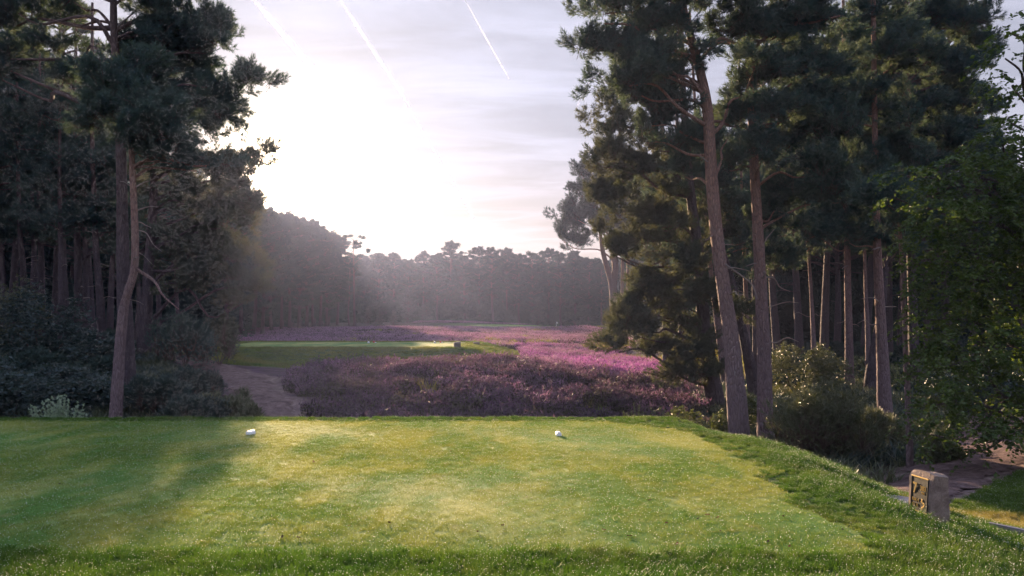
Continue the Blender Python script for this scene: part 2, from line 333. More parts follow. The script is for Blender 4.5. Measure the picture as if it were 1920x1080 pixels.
# the mown turf
TEE = (-19.0, 2.55, 5.32, 12.05)
def on_tee(x, y): return (x > TEE[0]) & (x < TEE[1]+.07*np.sin(y*1.6)+.04*np.sin(y*5.3+1)+.03*np.sin(y*11)) & (y > TEE[2]+.03*np.sin(x*1.7)+.03*np.sin(x*5.1)) & (y < TEE[3]-np.maximum(0, x-.9)**2*.42+.03*np.sin(x*1.3))
FT = (-14.2, -2.4, 36.8, 44.0)
def on_ft(x, y): return (x > FT[0]) & (x < FT[1]) & (y > FT[2]) & (y < FT[3])
def on_green(x, y): return ((x-3)/11)**2+((y-118)/15.5)**2 < 1
def mat_turf(name, blade):
    m = Mat(name); c = m.coord('World', (1, .55, 1)); c2 = m.coord('World')
    k = m.math('ADD', m.math('MULTIPLY', m.noise(c, .55, 5, .6, .6), .6), m.math('MULTIPLY', m.noise(c, 1.9, 4, .6), .4))
    col = m.mix(m.ramp(k, .42, .60), (.085, .195, .040), (.32, .335, .095))
    sp = m.N('ShaderNodeSeparateXYZ'); m.L(c2, sp.inputs[0]); st = m.math('SINE', m.math('ADD', m.math('MULTIPLY', sp.outputs[1], 3.6), m.math('MULTIPLY', sp.outputs[0], .25))); col = m.mix(m.ramp(st, -.5, .5, 0, .20), col, (.055, .125, .028))
    col = m.mix(m.ramp(m.noise(c2, 60 if blade else 45, 3), .35, .7, 0, .45), col, (.06, .11, .022))
    col = m.mix(m.ramp(m.noise(c2, 3.1, 5, .65), .56, .72, 0, .5), col, (.24, .22, .08))
    if blade:
        rd = m.N('ShaderNodeNewGeometry').outputs['Random Per Island']; col = m.mix(m.math('MULTIPLY', rd, .45), col, (.30, .33, .095))
        return m.done(m.leaf(col, .40, .5, .12, (1.25, 1.15, .45)))
    return m.done(m.bsdf(col, .9, .1, m.bump(m.noise(c2, 70, 4), 1., .02)))
TURF = mat_turf('tee_turf_sward', False); TURF_B = mat_turf('tee_turf_blade', True)
sheet('tee_lawn', on_tee, -19, 2.7, 5.2, 12.2, .08, TURF, lambda X, Y: .006+.006*wob(X, Y, 1.1, 1))
sheet('forward_tee_lawn', on_ft, -15, -2, 36, 45, .2, TURF, .008)
sheet('putting_green', on_green, -9, 15, 102, 134, .5, TURF, .03)

# ------------------------------------------------------------------ scattering (grass, heather: one object each)
_cnt = [0]
def scatter(name, pts, rotz, scale, idx, protos, label, cat, tint=None, tilt=None):
    _cnt[0] += 1
    n = len(pts); me = bpy.data.meshes.new(name); me.vertices.add(n); me.vertices.foreach_set('co', np.asarray(pts, np.float32).ravel())
    rot = np.zeros((n, 3), np.float32); rot[:, 2] = rotz
    if tilt is not None: rot[:, :2] = tilt
    me.attributes.new('rot', 'FLOAT_VECTOR', 'POINT').data.foreach_set('vector', rot.ravel())
    me.attributes.new('scl', 'FLOAT', 'POINT').data.foreach_set('value', np.asarray(scale, np.float32))
    me.attributes.new('pick', 'INT', 'POINT').data.foreach_set('value', np.asarray(idx, np.int32))
    me.attributes.new('tint', 'FLOAT', 'POINT').data.foreach_set('value', np.asarray(tint if tint is not None else np.random.rand(n), np.float32))
    o = link(name, me); c = bpy.data.collections.new(name+'_kit')
    for i, pm in enumerate(protos):
        c.objects.link(bpy.data.objects.new('%s_kit_%02d' % (name, i), pm))
    g = bpy.data.node_groups.new(name+'_nodes', 'GeometryNodeTree')
    g.interface.new_socket('Geometry', in_out='INPUT', socket_type='NodeSocketGeometry'); g.interface.new_socket('Geometry', in_out='OUTPUT', socket_type='NodeSocketGeometry')
    gi = g.nodes.new('NodeGroupInput'); go = g.nodes.new('NodeGroupOutput'); ip = g.nodes.new('GeometryNodeInstanceOnPoints'); ci = g.nodes.new('GeometryNodeCollectionInfo')
    ci.inputs['Collection'].default_value = c; ci.inputs['Separate Children'].default_value = True; ci.inputs['Reset Children'].default_value = True
    def at(nm, t):
        a = g.nodes.new('GeometryNodeInputNamedAttribute'); a.data_type = t; a.inputs['Name'].default_value = nm; return a.outputs['Attribute']
    er = g.nodes.new('FunctionNodeEulerToRotation'); L = g.links.new
    L(at('rot', 'FLOAT_VECTOR'), er.inputs[0]); L(er.outputs[0], ip.inputs['Rotation']); L(at('scl', 'FLOAT'), ip.inputs['Scale']); L(at('pick', 'INT'), ip.inputs['Instance Index'])
    ip.inputs['Pick Instance'].default_value = True
    L(gi.outputs[0], ip.inputs['Points']); L(ci.outputs[0], ip.inputs['Instance']); L(ip.outputs[0], go.inputs[0])
    md = o.modifiers.new('scatter', 'NODES'); md.node_group = g
    return tag(o, label, cat, kind='stuff')
def blades(rng, n, rad, h, w, lean, square=False, drops=0., fan=0.):
    """n single blades standing in a disc; returns V, T, material index"""
    if square: b = rng.uniform(-rad, rad, (n, 2))
    else:
        a = rng.uniform(0, 2*np.pi, n); r = rad*np.sqrt(rng.uniform(0, 1, n)); b = np.stack([r*np.cos(a), r*np.sin(a)], -1)
    base = np.c_[b, np.full(n, -.004)]; hh = h*rng.uniform(.55, 1.15, n)
    ln = rng.normal(0, lean, (n, 2))+b/rad*fan
    tip = base+np.c_[ln*hh[:, None], hh]; mid = base+np.c_[ln*hh[:, None]*.3, hh*.55]
    a = rng.uniform(0, np.pi, n); s = np.c_[np.cos(a), np.sin(a), np.zeros(n)]*w*rng.uniform(.7, 1.2, (n, 1))
    if h > .04:
        V = np.stack([base-s, base+s, mid-s*.8, mid+s*.8, tip], 1).reshape(-1, 3); k = np.arange(n)[:, None]*5
        T = np.concatenate([k+[0, 1, 3], k+[0, 3, 2], k+[2, 3, 4]])
    else:
        V = np.stack([base-s, base+s, tip], 1).reshape(-1, 3); T = np.arange(n*3).reshape(-1, 3)
    mi = np.zeros(len(T), int)
    if drops:
        q = rng.choice(n, int(n*drops), False); r = rng.uniform(.0012, .0030, len(q))[:, None]; c = tip[q]
        O = np.array([(1, 0, 0), (-1, 0, 0), (0, 1, 0), (0, -1, 0), (0, 0, 1), (0, 0, -1)], float)
        T8 = np.array([(0, 2, 4), (2, 1, 4), (1, 3, 4), (3, 0, 4), (2, 0, 5), (1, 2, 5), (3, 1, 5), (0, 3, 5)])
        V2 = (c[:, None]+O[None]*r[:, None]).reshape(-1, 3); T2 = (np.arange(len(q))[:, None, None]*6+T8[None]).reshape(-1, 3)+len(V)
        V = np.vstack([V, V2]); T = np.vstack([T, T2]); mi = np.r_[mi, np.ones(len(T2), int)]
    return V, T, mi
_m = Mat('dew_drop'); DEW = _m.done(_m.leaf(_m.mix(.5, (.9, .9, .86), (.9, .9, .86)), .75, .4, .3, (1, 1, .95)))
def mat_rough(name, a, b, dry):
    m = Mat(name); c = m.coord('World'); k = m.ramp(m.noise(c, 1.3, 4), .35, .68); rd = m.N('ShaderNodeNewGeometry').outputs['Random Per Island']
    col = m.mix(k, a, b); col = m.mix(m.math('MULTIPLY', rd, .5), col, tuple(x*.5 for x in a)); col = m.mix(m.math('MULTIPLY', m.attr('tint', 'INSTANCER'), 1., True), col, dry)
    return m.done(m.leaf(col, .42, .5, .12, (1.1, 1.15, .45)))
ROUGH = mat_rough('rough_grass', (.055, .125, .024), (.110, .195, .036), (.27, .21, .08))
rng = np.random.default_rng(7)
def cells(x0, x1, y0, y1, st, jit=.5):
    X, Y = np.meshgrid(np.arange(x0, x1, st), np.arange(y0, y1, st)); X = X.ravel()+rng.uniform(-jit, jit, X.size)*st; Y = Y.ravel()+rng.uniform(-jit, jit, Y.size)*st
    return X, Y
def in_view(x, y, pad=80): return (np.abs(x/np.maximum(y, .1)*F) < 960+pad)
def put(name, X, Y, protos, smin, smax, label, cat, tint=None, lift=0., tilt=.0):
    n = len(X); z = ground_z(X, Y)+lift
    return scatter(name, np.stack([X, Y, z], -1), rng.uniform(0, 6.28, n), rng.uniform(smin, smax, n), rng.integers(0, len(protos), n), protos, label, cat, tint, rng.normal(0, tilt, (n, 2)) if tilt else None)

def grass():
    pr = []
    for k in range(4):
        V, T, mi = blades(rng, 1100, .16, .017, .0016, .55, True, .030); pr.append(mesh_np('turf_patch', V, T, [TURF_B, DEW], mi))
    X, Y = cells(-12, 2.8, 5.2, 12.2, .27, .15); k = on_tee(X, Y) & in_view(X, Y, 150)
    put('mown_grass', X[k], Y[k], pr, .9, 1.1, 'short dewy mown grass of the tee in the foreground', 'grass', lift=.008)
    pr = []
    for k in range(5):
        V, T, mi = blades(rng, 150, .09, .075, .0024, .45, False, .05, .25); pr.append(mesh_np('rough_tuft', V, T, [ROUGH, DEW], mi))
    X, Y = cells(-14, 8.5, 4.3, 14.2, .092)
    k = ~on_tee(X+(X > 2)*.07, Y+np.where(Y > 9, .05, -.08)) & in_view(X, Y) & (np.hypot((X-3.80)/.17, (Y-7.25)/.36) > 1)
    edge = rect_d(X, Y, TEE[0], TEE[1], TEE[2], TEE[3])
    k &= (edge < 1.6) | ((X > 3.5) & (Y < 8.4) & (X < 3.6+(8.4-Y)*.9+.5) & (rng.uniform(0, 1, X.size) < .85))
    k &= ~((X > 3.55) & (X < 4.3) & (np.abs(Y-8.12+.4*(X-3.9)) < .30))
    k &= ~((X > 4.55+(7.6-Y)*.0) & (Y < 7.7) & (X > 4.75))
    X, Y = X[k], Y[k]; e = edge[k]; n = len(X)
    s = .38+.72*smooth(.05, .8, e)+.2*wob(X, Y, .5); s = np.clip(s, .45, 1.5)*np.where(Y > 11.6, .8, 1); s = np.where(Y < 5.7, np.maximum(s, .75), s)
    tn = np.clip(.02+.12*wob(X, Y, .7, 2)+rng.normal(0, .08, n), 0, 1)
    scatter('rough_grass', np.stack([X, Y, ground_z(X, Y)], -1), rng.uniform(0, 6.28, n), s*rng.uniform(.8, 1.2, n), rng.integers(0, 5, n), pr, 'longer dewy rough grass along the edges of the tee', 'grass', tn)
    # lower bank on the right, tan and green
    X, Y = cells(3.9, 12, 5.5, 12.5, .11); k = in_view(X, Y) & (pathmask(X, Y, PATH_R) > .05) & (X > 4.25) & ~((X > 4.5) & (Y < 7.6)) & ((X-4.2)*1.0 > (Y-10)*1.5)
    X, Y = X[k], Y[k]; t = smooth(.0, .5, 1-np.abs(Y-8.9)/1.0+.3*wob(X, Y, .8)); put('bank_grass', X, Y, pr, .5, .95, 'thin tan and green grass on the lower bank beside the marker stone', 'grass', np.clip(t*.85+.1, 0, 1))
    # forward tee bank, and the pale grass beyond
    pr2 = []
    for k in range(4):
        V, T, mi = blades(rng, 130, .22, .10, .006, .5, False, 0, .2); pr2.append(mesh_np('bank_tuft', V, T, [ROUGH, DEW], mi))
    X, Y = cells(-16, 2.6, 30.0, 46.0, .24); k = ~on_ft(X, Y) & (rect_d(X, Y, FT[0], FT[1], FT[2], FT[3]) < np.where(Y < 37, 6.2, 2.6)+.6*wob(X, Y, 1)) & (pathmask(X, Y, PATH_L) > .1)
    put('tee_bank_grass', X[k], Y[k], pr2, .5, 1.0, 'dull green grass on the bank around the forward tee', 'grass', np.clip(.35+.3*wob(X[k], Y[k], 1.2), 0, 1))
    pr3 = []
    for k in range(4):
        V, T, mi = blades(rng, 70, .22, .42, .007, .28, False, 0, .25); pr3.append(mesh_np('heath_tuft', V, T, [ROUGH, DEW], mi))
    X, Y = cells(-2, 12, 24, 56, .42); k = (pathmask(X, Y, TRACK) > .2) & (wob(X, Y, 1.6, 4)+.9*smooth(3.5, 6.5, X)*smooth(36, 42, Y)+.5*smooth(5, 7, X) > .72) & (rect_d(X, Y, FT[0]-2, FT[1]+2, FT[2]-3, FT[3]+2) > 0)
    X2, Y2 = cells(-5.5, 5, 19, 31, .5); k2 = (rng.uniform(0, 1, X2.size) < .07) & (pathmask(X2, Y2, PATH_L) > .6); X = np.r_[X[k], X2[k2]]; Y = np.r_[Y[k], Y2[k2]]; k = np.ones(len(X), bool)
    put('heath_grass', X[k], Y[k], pr3, .5, 1.15, 'tall straw coloured grass among the heather on the right slope', 'grass', np.clip(rng.normal(.75, .2, k.sum()), 0, 1), tilt=.12)
    X, Y = cells(-26, 11, 46, 102, .9); k = (wob(X, Y, 3.2, 1) > .55)
    put('pale_heath_grass', X[k], Y[k], pr3, .55, 1.0, 'pale grass seeding through the far heather', 'grass', np.clip(rng.normal(.8, .2, k.sum()), 0, 1), tilt=.1)
grass()

def heather():
    m = Mat('heather_flower'); c = m.coord('World'); rd = m.N('ShaderNodeNewGeometry').outputs['Random Per Island']
    t = m.attr('tint', 'INSTANCER')
    col = m.mix(m.ramp(t, .5, 1.), m.mix(m.ramp(t, .05, .5), (.085, .056, .092), (.32, .185, .29)), (.32, .095, .33)); col = m.mix(m.math('MULTIPLY', rd, .5), col, m.mix(t, (.13, .095, .115), (.46, .28, .42))); col = m.mix(m.math('MULTIPLY', m.ramp(m.rand(), .72, .95, 0, .75), m.math('SUBTRACT', 1.1, t)), col, (.085, .085, .050)); FL = m.done(m.leaf(col, .35, .6, .2, (1.1, .9, 1.)))
    m = Mat('heather_stem'); rd = m.N('ShaderNodeNewGeometry').outputs['Random Per Island']; ST = m.done(m.leaf(m.mix(rd, (.028, .032, .022), (.075, .062, .045)), .2, .7, .2))
    def clump(n, rad, h, ws, wf):
        a = rng.uniform(0, 2*np.pi, n); r = rad*np.sqrt(rng.uniform(0, 1, n)); b = np.c_[r*np.cos(a), r*np.sin(a), np.full(n, -.05)]
        hh = h*rng.uniform(.55, 1.1, n)*(1-.4*(r/rad)**2); tip = b+np.c_[rng.normal(0, .22, (n, 2))*hh[:, None]+b[:, :2]*.45, hh+.05]
        q = rng.uniform(0, np.pi, n); s = np.c_[np.cos(q), np.sin(q), np.zeros(n)]
        V = [np.stack([b-s*ws, b+s*ws, tip], 1).reshape(-1, 3)]; T = [np.arange(n*3).reshape(-1, 3)]; mi = [np.zeros(n, int)]; k = n*3
        for j in range(7):     # leaves low, flowers high
            f = rng.uniform(.25, 1.0, n)[:, None]; p = b+(tip-b)*f; d = unit(rng.normal(0, 1, (n, 3))+[0, 0, 1.0]); sd = unit(np.cross(d, rng.normal(0, 1, (n, 3))))
            ln = h*.20*rng.uniform(.6, 1.2, (n, 1)); V.append(np.stack([p-sd*wf, p+sd*wf, p+d*ln], 1).reshape(-1, 3)); T.append(np.arange(n*3).reshape(-1, 3)+k); k += n*3
            mi.append((f[:, 0] > rng.uniform(.45, .95, n)).astype(int))
        return mesh_np('heather_clump', np.vstack(V), np.vstack(T), [ST, FL], np.concatenate(mi))
    near = [clump(70, .24, .36, .006, .011) for _ in range(4)]
    far = [clump(60, .5, .30, .012, .028) for _ in range(3)]
    X, Y = cells(-9, 7.2, 16.6, 34.5, .25)
    k = (pathmask(X, Y, PATH_L)+.15*wob(X, Y, .5) > .25) & (X > np.interp(Y, [17, 20, 24, 28, 32], [-4.2, -4.9, -6.6, -6.6, -4.0])) & (rect_d(X, Y, FT[0], FT[1], FT[2], FT[3]) > 5.6+.8*wob(X, Y, 1.3)) & (X < np.interp(Y, [17, 22, 27, 33], [4.3, 4.9, 6.0, 6.6])+.4*wob(X, Y, .7))
    k &= (wob(X, Y, 1.1, 4) < .55) & ~((X > .2) & (X < 2.2) & (Y > 31.8) & (Y < 36))
    x, y = X[k], Y[k]; t = .10+.2*wob(x, y, 1.8, 1)+.95*smooth(.6, 2.6, x)*smooth(25, 29, y)+.2*smooth(27, 31, y)  # low tint on the bank stands in for the shade over it
    put('heather', x, y, near, .6, 1.5, 'purple heather covering the bank below the forward tee', 'heather', np.clip(t+rng.normal(0, .12, len(x)), 0, 1), tilt=.15)
    X, Y = cells(.6, 7.4, 34.5, 47, .36); k = (pathmask(X, Y, TRACK) > .3) & (rect_d(X, Y, FT[0], FT[1], FT[2], FT[3]) > 3.0) & (wob(X, Y, 1.6, 4)+.9*smooth(3.5, 6.5, X)*smooth(36, 42, Y) < .85)
    x, y = X[k], Y[k]; put('magenta_heather', x, y, near, .7, 1.2, 'bright magenta heather on the right hand slope', 'heather', np.clip(.75+.3*wob(x, y, 1.5, 2), 0, 1), tilt=.12)
    X, Y = cells(-30, 12, 46.3, 101, .62)
    hollow = np.abs(Y-49.5-X*.2) < 1.6; k = (wob(X, Y, 3.2, 1) < .62) & ~(hollow & (X > 0)) & (pathmask(X, Y, TRACK) > .3) & ~((np.abs(Y-76-.12*X) < 2.0) & (X < -3)) & (X < 9-.02*(Y-46)) & (X > -14-(Y-46)*.5)
    x, y = X[k], Y[k]; t = .46+.16*wob(x, y, 4, 3); put('far_heather', x, y, far, .7, 1.25, 'pink flowering heather spread over the heath beyond the forward tee', 'heather', np.clip(t, 0, 1), tilt=.1)
    X, Y = cells(-16, 14, 134, 146, 1.0); k = (ground_z(X, Y) > -.25); put('green_side_heather', X[k], Y[k], far, .8, 1.3, 'low heather mounds behind the far putting green', 'heather', np.clip(.4+.2*wob(X[k], Y[k], 3), 0, 1))
heather()

# ------------------------------------------------------------------ trees
def needles(rng, Pp, D, L, w, nn, spread=.9):
    """tufts of nn thin needles at points Pp pointing along D"""
    n = len(Pp); d = unit(D[:, None, :]+rng.normal(0, spread*.62, (n, nn, 3)))
    b = Pp[:, None, :]+D[:, None, :]*rng.uniform(-.6, .2, (n, nn, 1))*L
    ln = L*rng.uniform(.65, 1.15, (n, nn, 1)); s = unit(np.cross(d, rng.normal(0, 1, (n, nn, 3))))*w
    return np.stack([b-s, b+s, b+d*ln], 2).reshape(-1, 3)
def twigs(rng, A, B, w):
    d = B-A; s = unit(np.cross(d, rng.normal(0, 1, d.shape)))*w
    return np.stack([A-s, A+s, B], 1).reshape(-1, 3)
def pad_tufts(rng, c, r, n):
    """points and directions of one foliage pad: a domed, lobed cushion"""
    k = max(3, int(n/38)); lob = unit(rng.normal(0, 1, (k, 3))+[0, 0, .25])*rng.uniform(.35, .85, (k, 1)); i = rng.integers(0, k, n)
    q = lob[i]+rng.normal(0, .19, (n, 3)); q[:, 2] = np.where(q[:, 2] < -.25, -.25-(q[:, 2]+.25)*.2, q[:, 2])
    return c+q*r, unit(q*[1, 1, .8]+[0, 0, .45]+rng.normal(0, .25, (n, 3))), c+lob*r*.55, i
DENS = 1.7
def mass_pads(rng, c, r, pr, cover):
    """pads filling an ellipsoid (denser towards its outside)"""
    n = max(3, int(DENS*cover*r[0]*r[2]/(pr*pr*.5)))
    q = unit(rng.normal(0, 1, (n, 3)))*rng.uniform(.15, 1, (n, 1))**.45
    return c+q*r*.9
def foliage_mesh(name, rng, pads, pr, per, L, w, nn, mats, trunkpt=None, twig_w=.006, bvis=.02):
    V = []; K = []; BP = []
    for c in pads:
        s = pr*rng.uniform(.65, 1.25); r = np.array([s, s, s*rng.uniform(.42, .65)]); n = int(per*rng.uniform(.6, 1.3))
        p, d, lob, i = pad_tufts(rng, c, r, n); V.append(needles(rng, p, d, L, w, nn)); K.append(np.zeros(len(V[-1])//3, int))
        t = twigs(rng, lob[i[::3]], p[::3], twig_w); V.append(t); K.append(np.ones(len(t)//3, int))
        root = c-np.array([0, 0, r[2]*.5]); t = twigs(rng, np.repeat(root[None], len(lob), 0), lob, twig_w*2.2); V.append(t); K.append(np.ones(len(t)//3, int)); BP.append(root)
    Vv = np.vstack(V); T = np.arange(len(Vv)).reshape(-1, 3)
    me = mesh_np(name, Vv, T, mats, np.concatenate(K)); return me, BP
def at_height(tr, z):
    tr = np.asarray(tr); z = np.clip(z, tr[0, 2], tr[-1, 2]); return np.array([np.interp(z, tr[:, 2], tr[:, j]) for j in range(3)])
def trunk_mesh(name, pts, r0, r1, mat, rng, sides=14, flare=1.35, rings=46):
    n = 8; t = np.linspace(0, 1, n); rad = r0+(r1-r0)*t**.85; rad[0] *= flare
    rad = np.r_[rad[0], r0*1.06, rad[1:]]
    v, q = tube(pts, rad, sides, rings, .035, rng); return mesh_np(name, v, q, mat, smooth_shade=True)
def limb(rng, a, b, r0, mat, name, parent, sag=.12, sides=6, r1=.35):
    """one branch, a mesh of its own"""
    a = np.asarray(a); b = np.asarray(b); d = b-a; ln = np.linalg.norm(d); k = rng.normal(0, .06*ln, 3)
    m1 = a+d*.35+[0, 0, sag*ln]+k; m2 = a+d*.7+[0, 0, sag*.6*ln]-k*.6
    v, q = tube([a, m1, m2, b], [r0, r0*.75, r0*.55, r0*r1], sides, 12, .05, rng); return link(name, mesh_np(name, v, q, mat, smooth_shade=True), parent)

KITS = {}
def spray_kit(needle):
    if needle.name not in KITS:
        r = np.random.default_rng(55); out = []
        for k in range(6):
            n = 12; t = np.linspace(.15, 1, n); ax = np.c_[r.normal(0, .02, n), r.normal(0, .02, n), t*.30]; sd = unit(r.normal(0, 1, (n, 3))*[1, 1, .25])
            tip = ax+sd*(.11*(1.1-t*.75))[:, None]+[0, 0, .04]; tip[-1] = ax[-1]+[0, 0, .05]
            V = needles(r, tip, unit(sd*.6+[0, 0, 1.]), .105, .0055, 13, .95); V2 = needles(r, (tip+ax)/2, unit(sd*.8+[0, 0, .7]), .085, .0055, 5, 1.1); tw = np.vstack([twigs(r, ax, tip, .004), twigs(r, np.array([[0, 0, -.15]]), ax[-1:], .006)])
            A = np.vstack([V, V2, tw]); mi = np.r_[np.zeros((len(V)+len(V2))//3, int), np.ones(len(tw)//3, int)]
            out.append(mesh_np('needle_spray', A, np.arange(len(A)).reshape(-1, 3), [needle, TWIG], mi))
        KITS[needle.name] = out
    return KITS[needle.name]
def spray_crown(rng, pads, pr, n, needle, size, root):
    P_, D_, roots = [], [], []
    for c in pads:
        s = pr*rng.uniform(.65, 1.25); r = np.array([s, s, s*rng.uniform(.42, .65)]); p, d, lob, i = pad_tufts(rng, c, r, int(n*rng.uniform(.6, 1.3))); P_.append(p); D_.append(d); roots.append(c-np.array([0, 0, r[2]*.5]))
    P_ = np.vstack(P_); D_ = np.vstack(D_); m = len(P_)
    o = scatter('crown', P_, np.arctan2(D_[:, 1], D_[:, 0]), size*rng.uniform(.8, 1.25, m), rng.integers(0, 6, m), spray_kit(needle), None, None, None, np.c_[rng.normal(0, .2, m), np.arccos(np.clip(D_[:, 2], -1, 1))]); o.parent = root
    return roots
def near_pine(label, trunk_px, Y, wpx, masses, seed, mat=None, needle=None, top=None, pr=.55, cover=1.6, per=190, nn=10, L=.115, w=.0062, dead=(), group=None, name='pine_tree', stubs=0, maxb=16):
    """trunk_px: pixel track of the trunk at depth Y; masses: (px, py, rx, ry, depth offset, density) ellipses of foliage in px"""
    rng = np.random.default_rng(seed); mat = mat or BARK; needle = needle or NEEDLE
    pts = np.array([P(x, y, Y) for x, y in trunk_px]); pts[:, 1] += np.linspace(0, rng.normal(0, .25), len(pts))
    b = pts[0].copy(); g = gz(b[0], b[1]); pts[0, 2] = min(b[2], g)-.12
    if pts[1, 2] <= pts[0, 2]+.1: pts = np.delete(pts, 1, 0)
    if top:
        d = unit(pts[-1]-pts[-2]); pts = np.vstack([pts, [pts[-1]+(np.array([d[0]*.4, 0, 1]))*(top-pts[-1, 2])]])
    org = pts[0].copy(); tr = pts-org
    root = tag(empty(name, org), label, 'tree', group)
    r0 = wpx/F*Y/2; link('trunk', trunk_mesh('trunk', tr, r0, r0*.45 if not top else r0*.3, mat, rng), root)
    pads = []
    for ms in masses:
        px, py, rx, ry = ms[:4]; dy = ms[4] if len(ms) > 4 else 0; dn = ms[5] if len(ms) > 5 else 1.
        Yc = Y+dy; c = P(px, py, Yc)-org; r = np.array([rx/F*Yc, max(.5, rx/F*Yc*.8), ry/F*Yc])
        pads += list(mass_pads(rng, c, r, pr, cover*dn))
    if pads:
        bp = spray_crown(rng, pads, pr, max(10, int(per/9)), needle, L/.115, root)
        order = rng.permutation(len(bp))[:maxb]
        for i in order:
            e = bp[i]; hd = np.hypot(*(e[:2]-at_height(tr, e[2])[:2])); s = at_height(tr, e[2]-hd*rng.uniform(.1, .45)); limb(rng, s, e, min(r0*.42, .018+.016*hd), mat, 'branch', root, rng.uniform(-.02, .16))
    for (x0, y0, x1, y1, dw) in dead:
        a = P(x0, y0, Y)-org; a = at_height(tr, a[2]); e = P(x1, y1, Y)-org; e[1] = a[1]+rng.normal(0, .25); limb(rng, a, e, dw/F*Y/2, mat if dw >= 6 else DEADWOOD, 'branch' if dw >= 6 else 'dead_branch', root, rng.uniform(0, .14), 6, .25)
    for i in range(stubs):
        z = rng.uniform(.25, .62)*min(tr[-1, 2], 8.); a = at_height(tr, z); th = rng.uniform(0, 6.28); l = rng.uniform(.2, .8)
        limb(rng, a, a+np.array([math.cos(th)*l, math.sin(th)*l, rng.uniform(-.1, .25)*l]), .018, DEADWOOD, 'dead_branch', root, .1, 5, .3)
    return root

# generic pines for the woods: a few kinds, each copied
def pine_kind(seed, H, cs, cr, npad, pr, per, L, w, nn, needle, bark, flat=.6, lean=.0, r0=.21, sides=9, conic=0.):
    rng = np.random.default_rng(seed); n = 6
    tr = np.c_[np.cumsum(rng.normal(0, .10, n))+np.linspace(0, lean*H, n), np.cumsum(rng.normal(0, .10, n)), np.linspace(-.15, H*.97, n)]; tr[0, :2] = 0
    tm = trunk_mesh('trunk', tr, r0, r0*.22, bark, rng, sides, 1.3, 24)
    pads = []
    for i in range(npad):
        t = cs+(1-cs)*(i+rng.uniform(0, 1))/npad; u = (t-cs)/(1-cs)
        rad = cr*(np.sin(np.pi*min(1, .22+.62*u+flat*.08))**.7*(1-conic*u)); a = i*2.4+rng.normal(0, .5); q = rad*rng.uniform(.35, 1.05) if u < .93 else rad*.3*rng.uniform(0, 1)
        c = at_height(tr, t*H); pads.append(c+[q*math.cos(a), q*math.sin(a), rng.normal(0, .25)+q*.1])
    me, bp = foliage_mesh('crown', rng, pads, pr, per, L, w, nn, [needle, bark], twig_w=w*.8)
    # limbs of these farther trees are joined to the crown
    parts = []
    for e in bp:
        s = at_height(tr, e[2]-np.hypot(*(e[:2]-at_height(tr, e[2])[:2]))*.35); m1 = (s+e)/2+[0, 0, .15]; parts.append(tube([s, m1, e], [.06, .04, .02], 4, 5))
    for k in range(7):
        z = rng.uniform(.5, 1)*max(cs, .1)*H; s = at_height(tr, z); a = rng.uniform(0, 6.28); l = rng.uniform(.5, 1.8); parts.append(tube([s, s+np.array([math.cos(a)*l*.5, math.sin(a)*l*.5, .1]), s+np.array([math.cos(a)*l, math.sin(a)*l, rng.uniform(-.3, .3)])], [.03, .02, .008], 4, 5))
    v, q = join_np(parts); tq = np.vstack([q[:, :3], q[:, [0, 2, 3]]]); V0 = np.empty(len(me.vertices)*3, np.float32); me.vertices.foreach_get('co', V0); T0 = np.empty(len(me.loops), np.int32); me.loops.foreach_get('vertex_index', T0)
    M0 = np.empty(len(me.polygons), np.int32); me.polygons.foreach_get('material_index', M0); V0 = V0.reshape(-1, 3)
    cm = mesh_np('crown', np.vstack([V0, v]), np.vstack([T0.reshape(-1, 3), tq+len(V0)]), [needle, bark], np.r_[M0, np.ones(len(tq), int)]); bpy.data.meshes.remove(me)
    return tm, cm
def place(kind, x, y, s, rz, label, group=None, name='pine_tree', sz=1.):
    root = tag(empty(name, (x, y, gz(x, y)-.05)), label, 'tree', group); root.rotation_euler = (0, 0, rz); root.scale = (s, s, s*sz)
    for nm, me in zip(('trunk', 'crown'), kind): link(nm, me, root)
    return root
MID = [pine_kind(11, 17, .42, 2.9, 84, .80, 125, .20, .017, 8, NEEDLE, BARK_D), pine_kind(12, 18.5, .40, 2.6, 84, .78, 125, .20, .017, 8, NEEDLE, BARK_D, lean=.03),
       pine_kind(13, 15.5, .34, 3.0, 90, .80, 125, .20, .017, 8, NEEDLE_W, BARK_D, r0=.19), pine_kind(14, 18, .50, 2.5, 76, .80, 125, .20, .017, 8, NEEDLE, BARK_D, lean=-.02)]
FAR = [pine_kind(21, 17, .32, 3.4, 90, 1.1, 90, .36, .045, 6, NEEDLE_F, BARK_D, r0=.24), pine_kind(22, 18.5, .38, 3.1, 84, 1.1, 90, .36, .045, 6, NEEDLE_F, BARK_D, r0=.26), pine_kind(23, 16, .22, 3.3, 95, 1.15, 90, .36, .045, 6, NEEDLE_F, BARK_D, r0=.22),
       pine_kind(24, 18, .46, 3.3, 72, 1.15, 90, .36, .045, 6, NEEDLE_F, BARK_D, r0=.24, flat=1.2), pine_kind(25, 14, .06, 3.2, 110, 1.1, 90, .36, .045, 6, NEEDLE_F, BARK_D, r0=.2, conic=.4)]

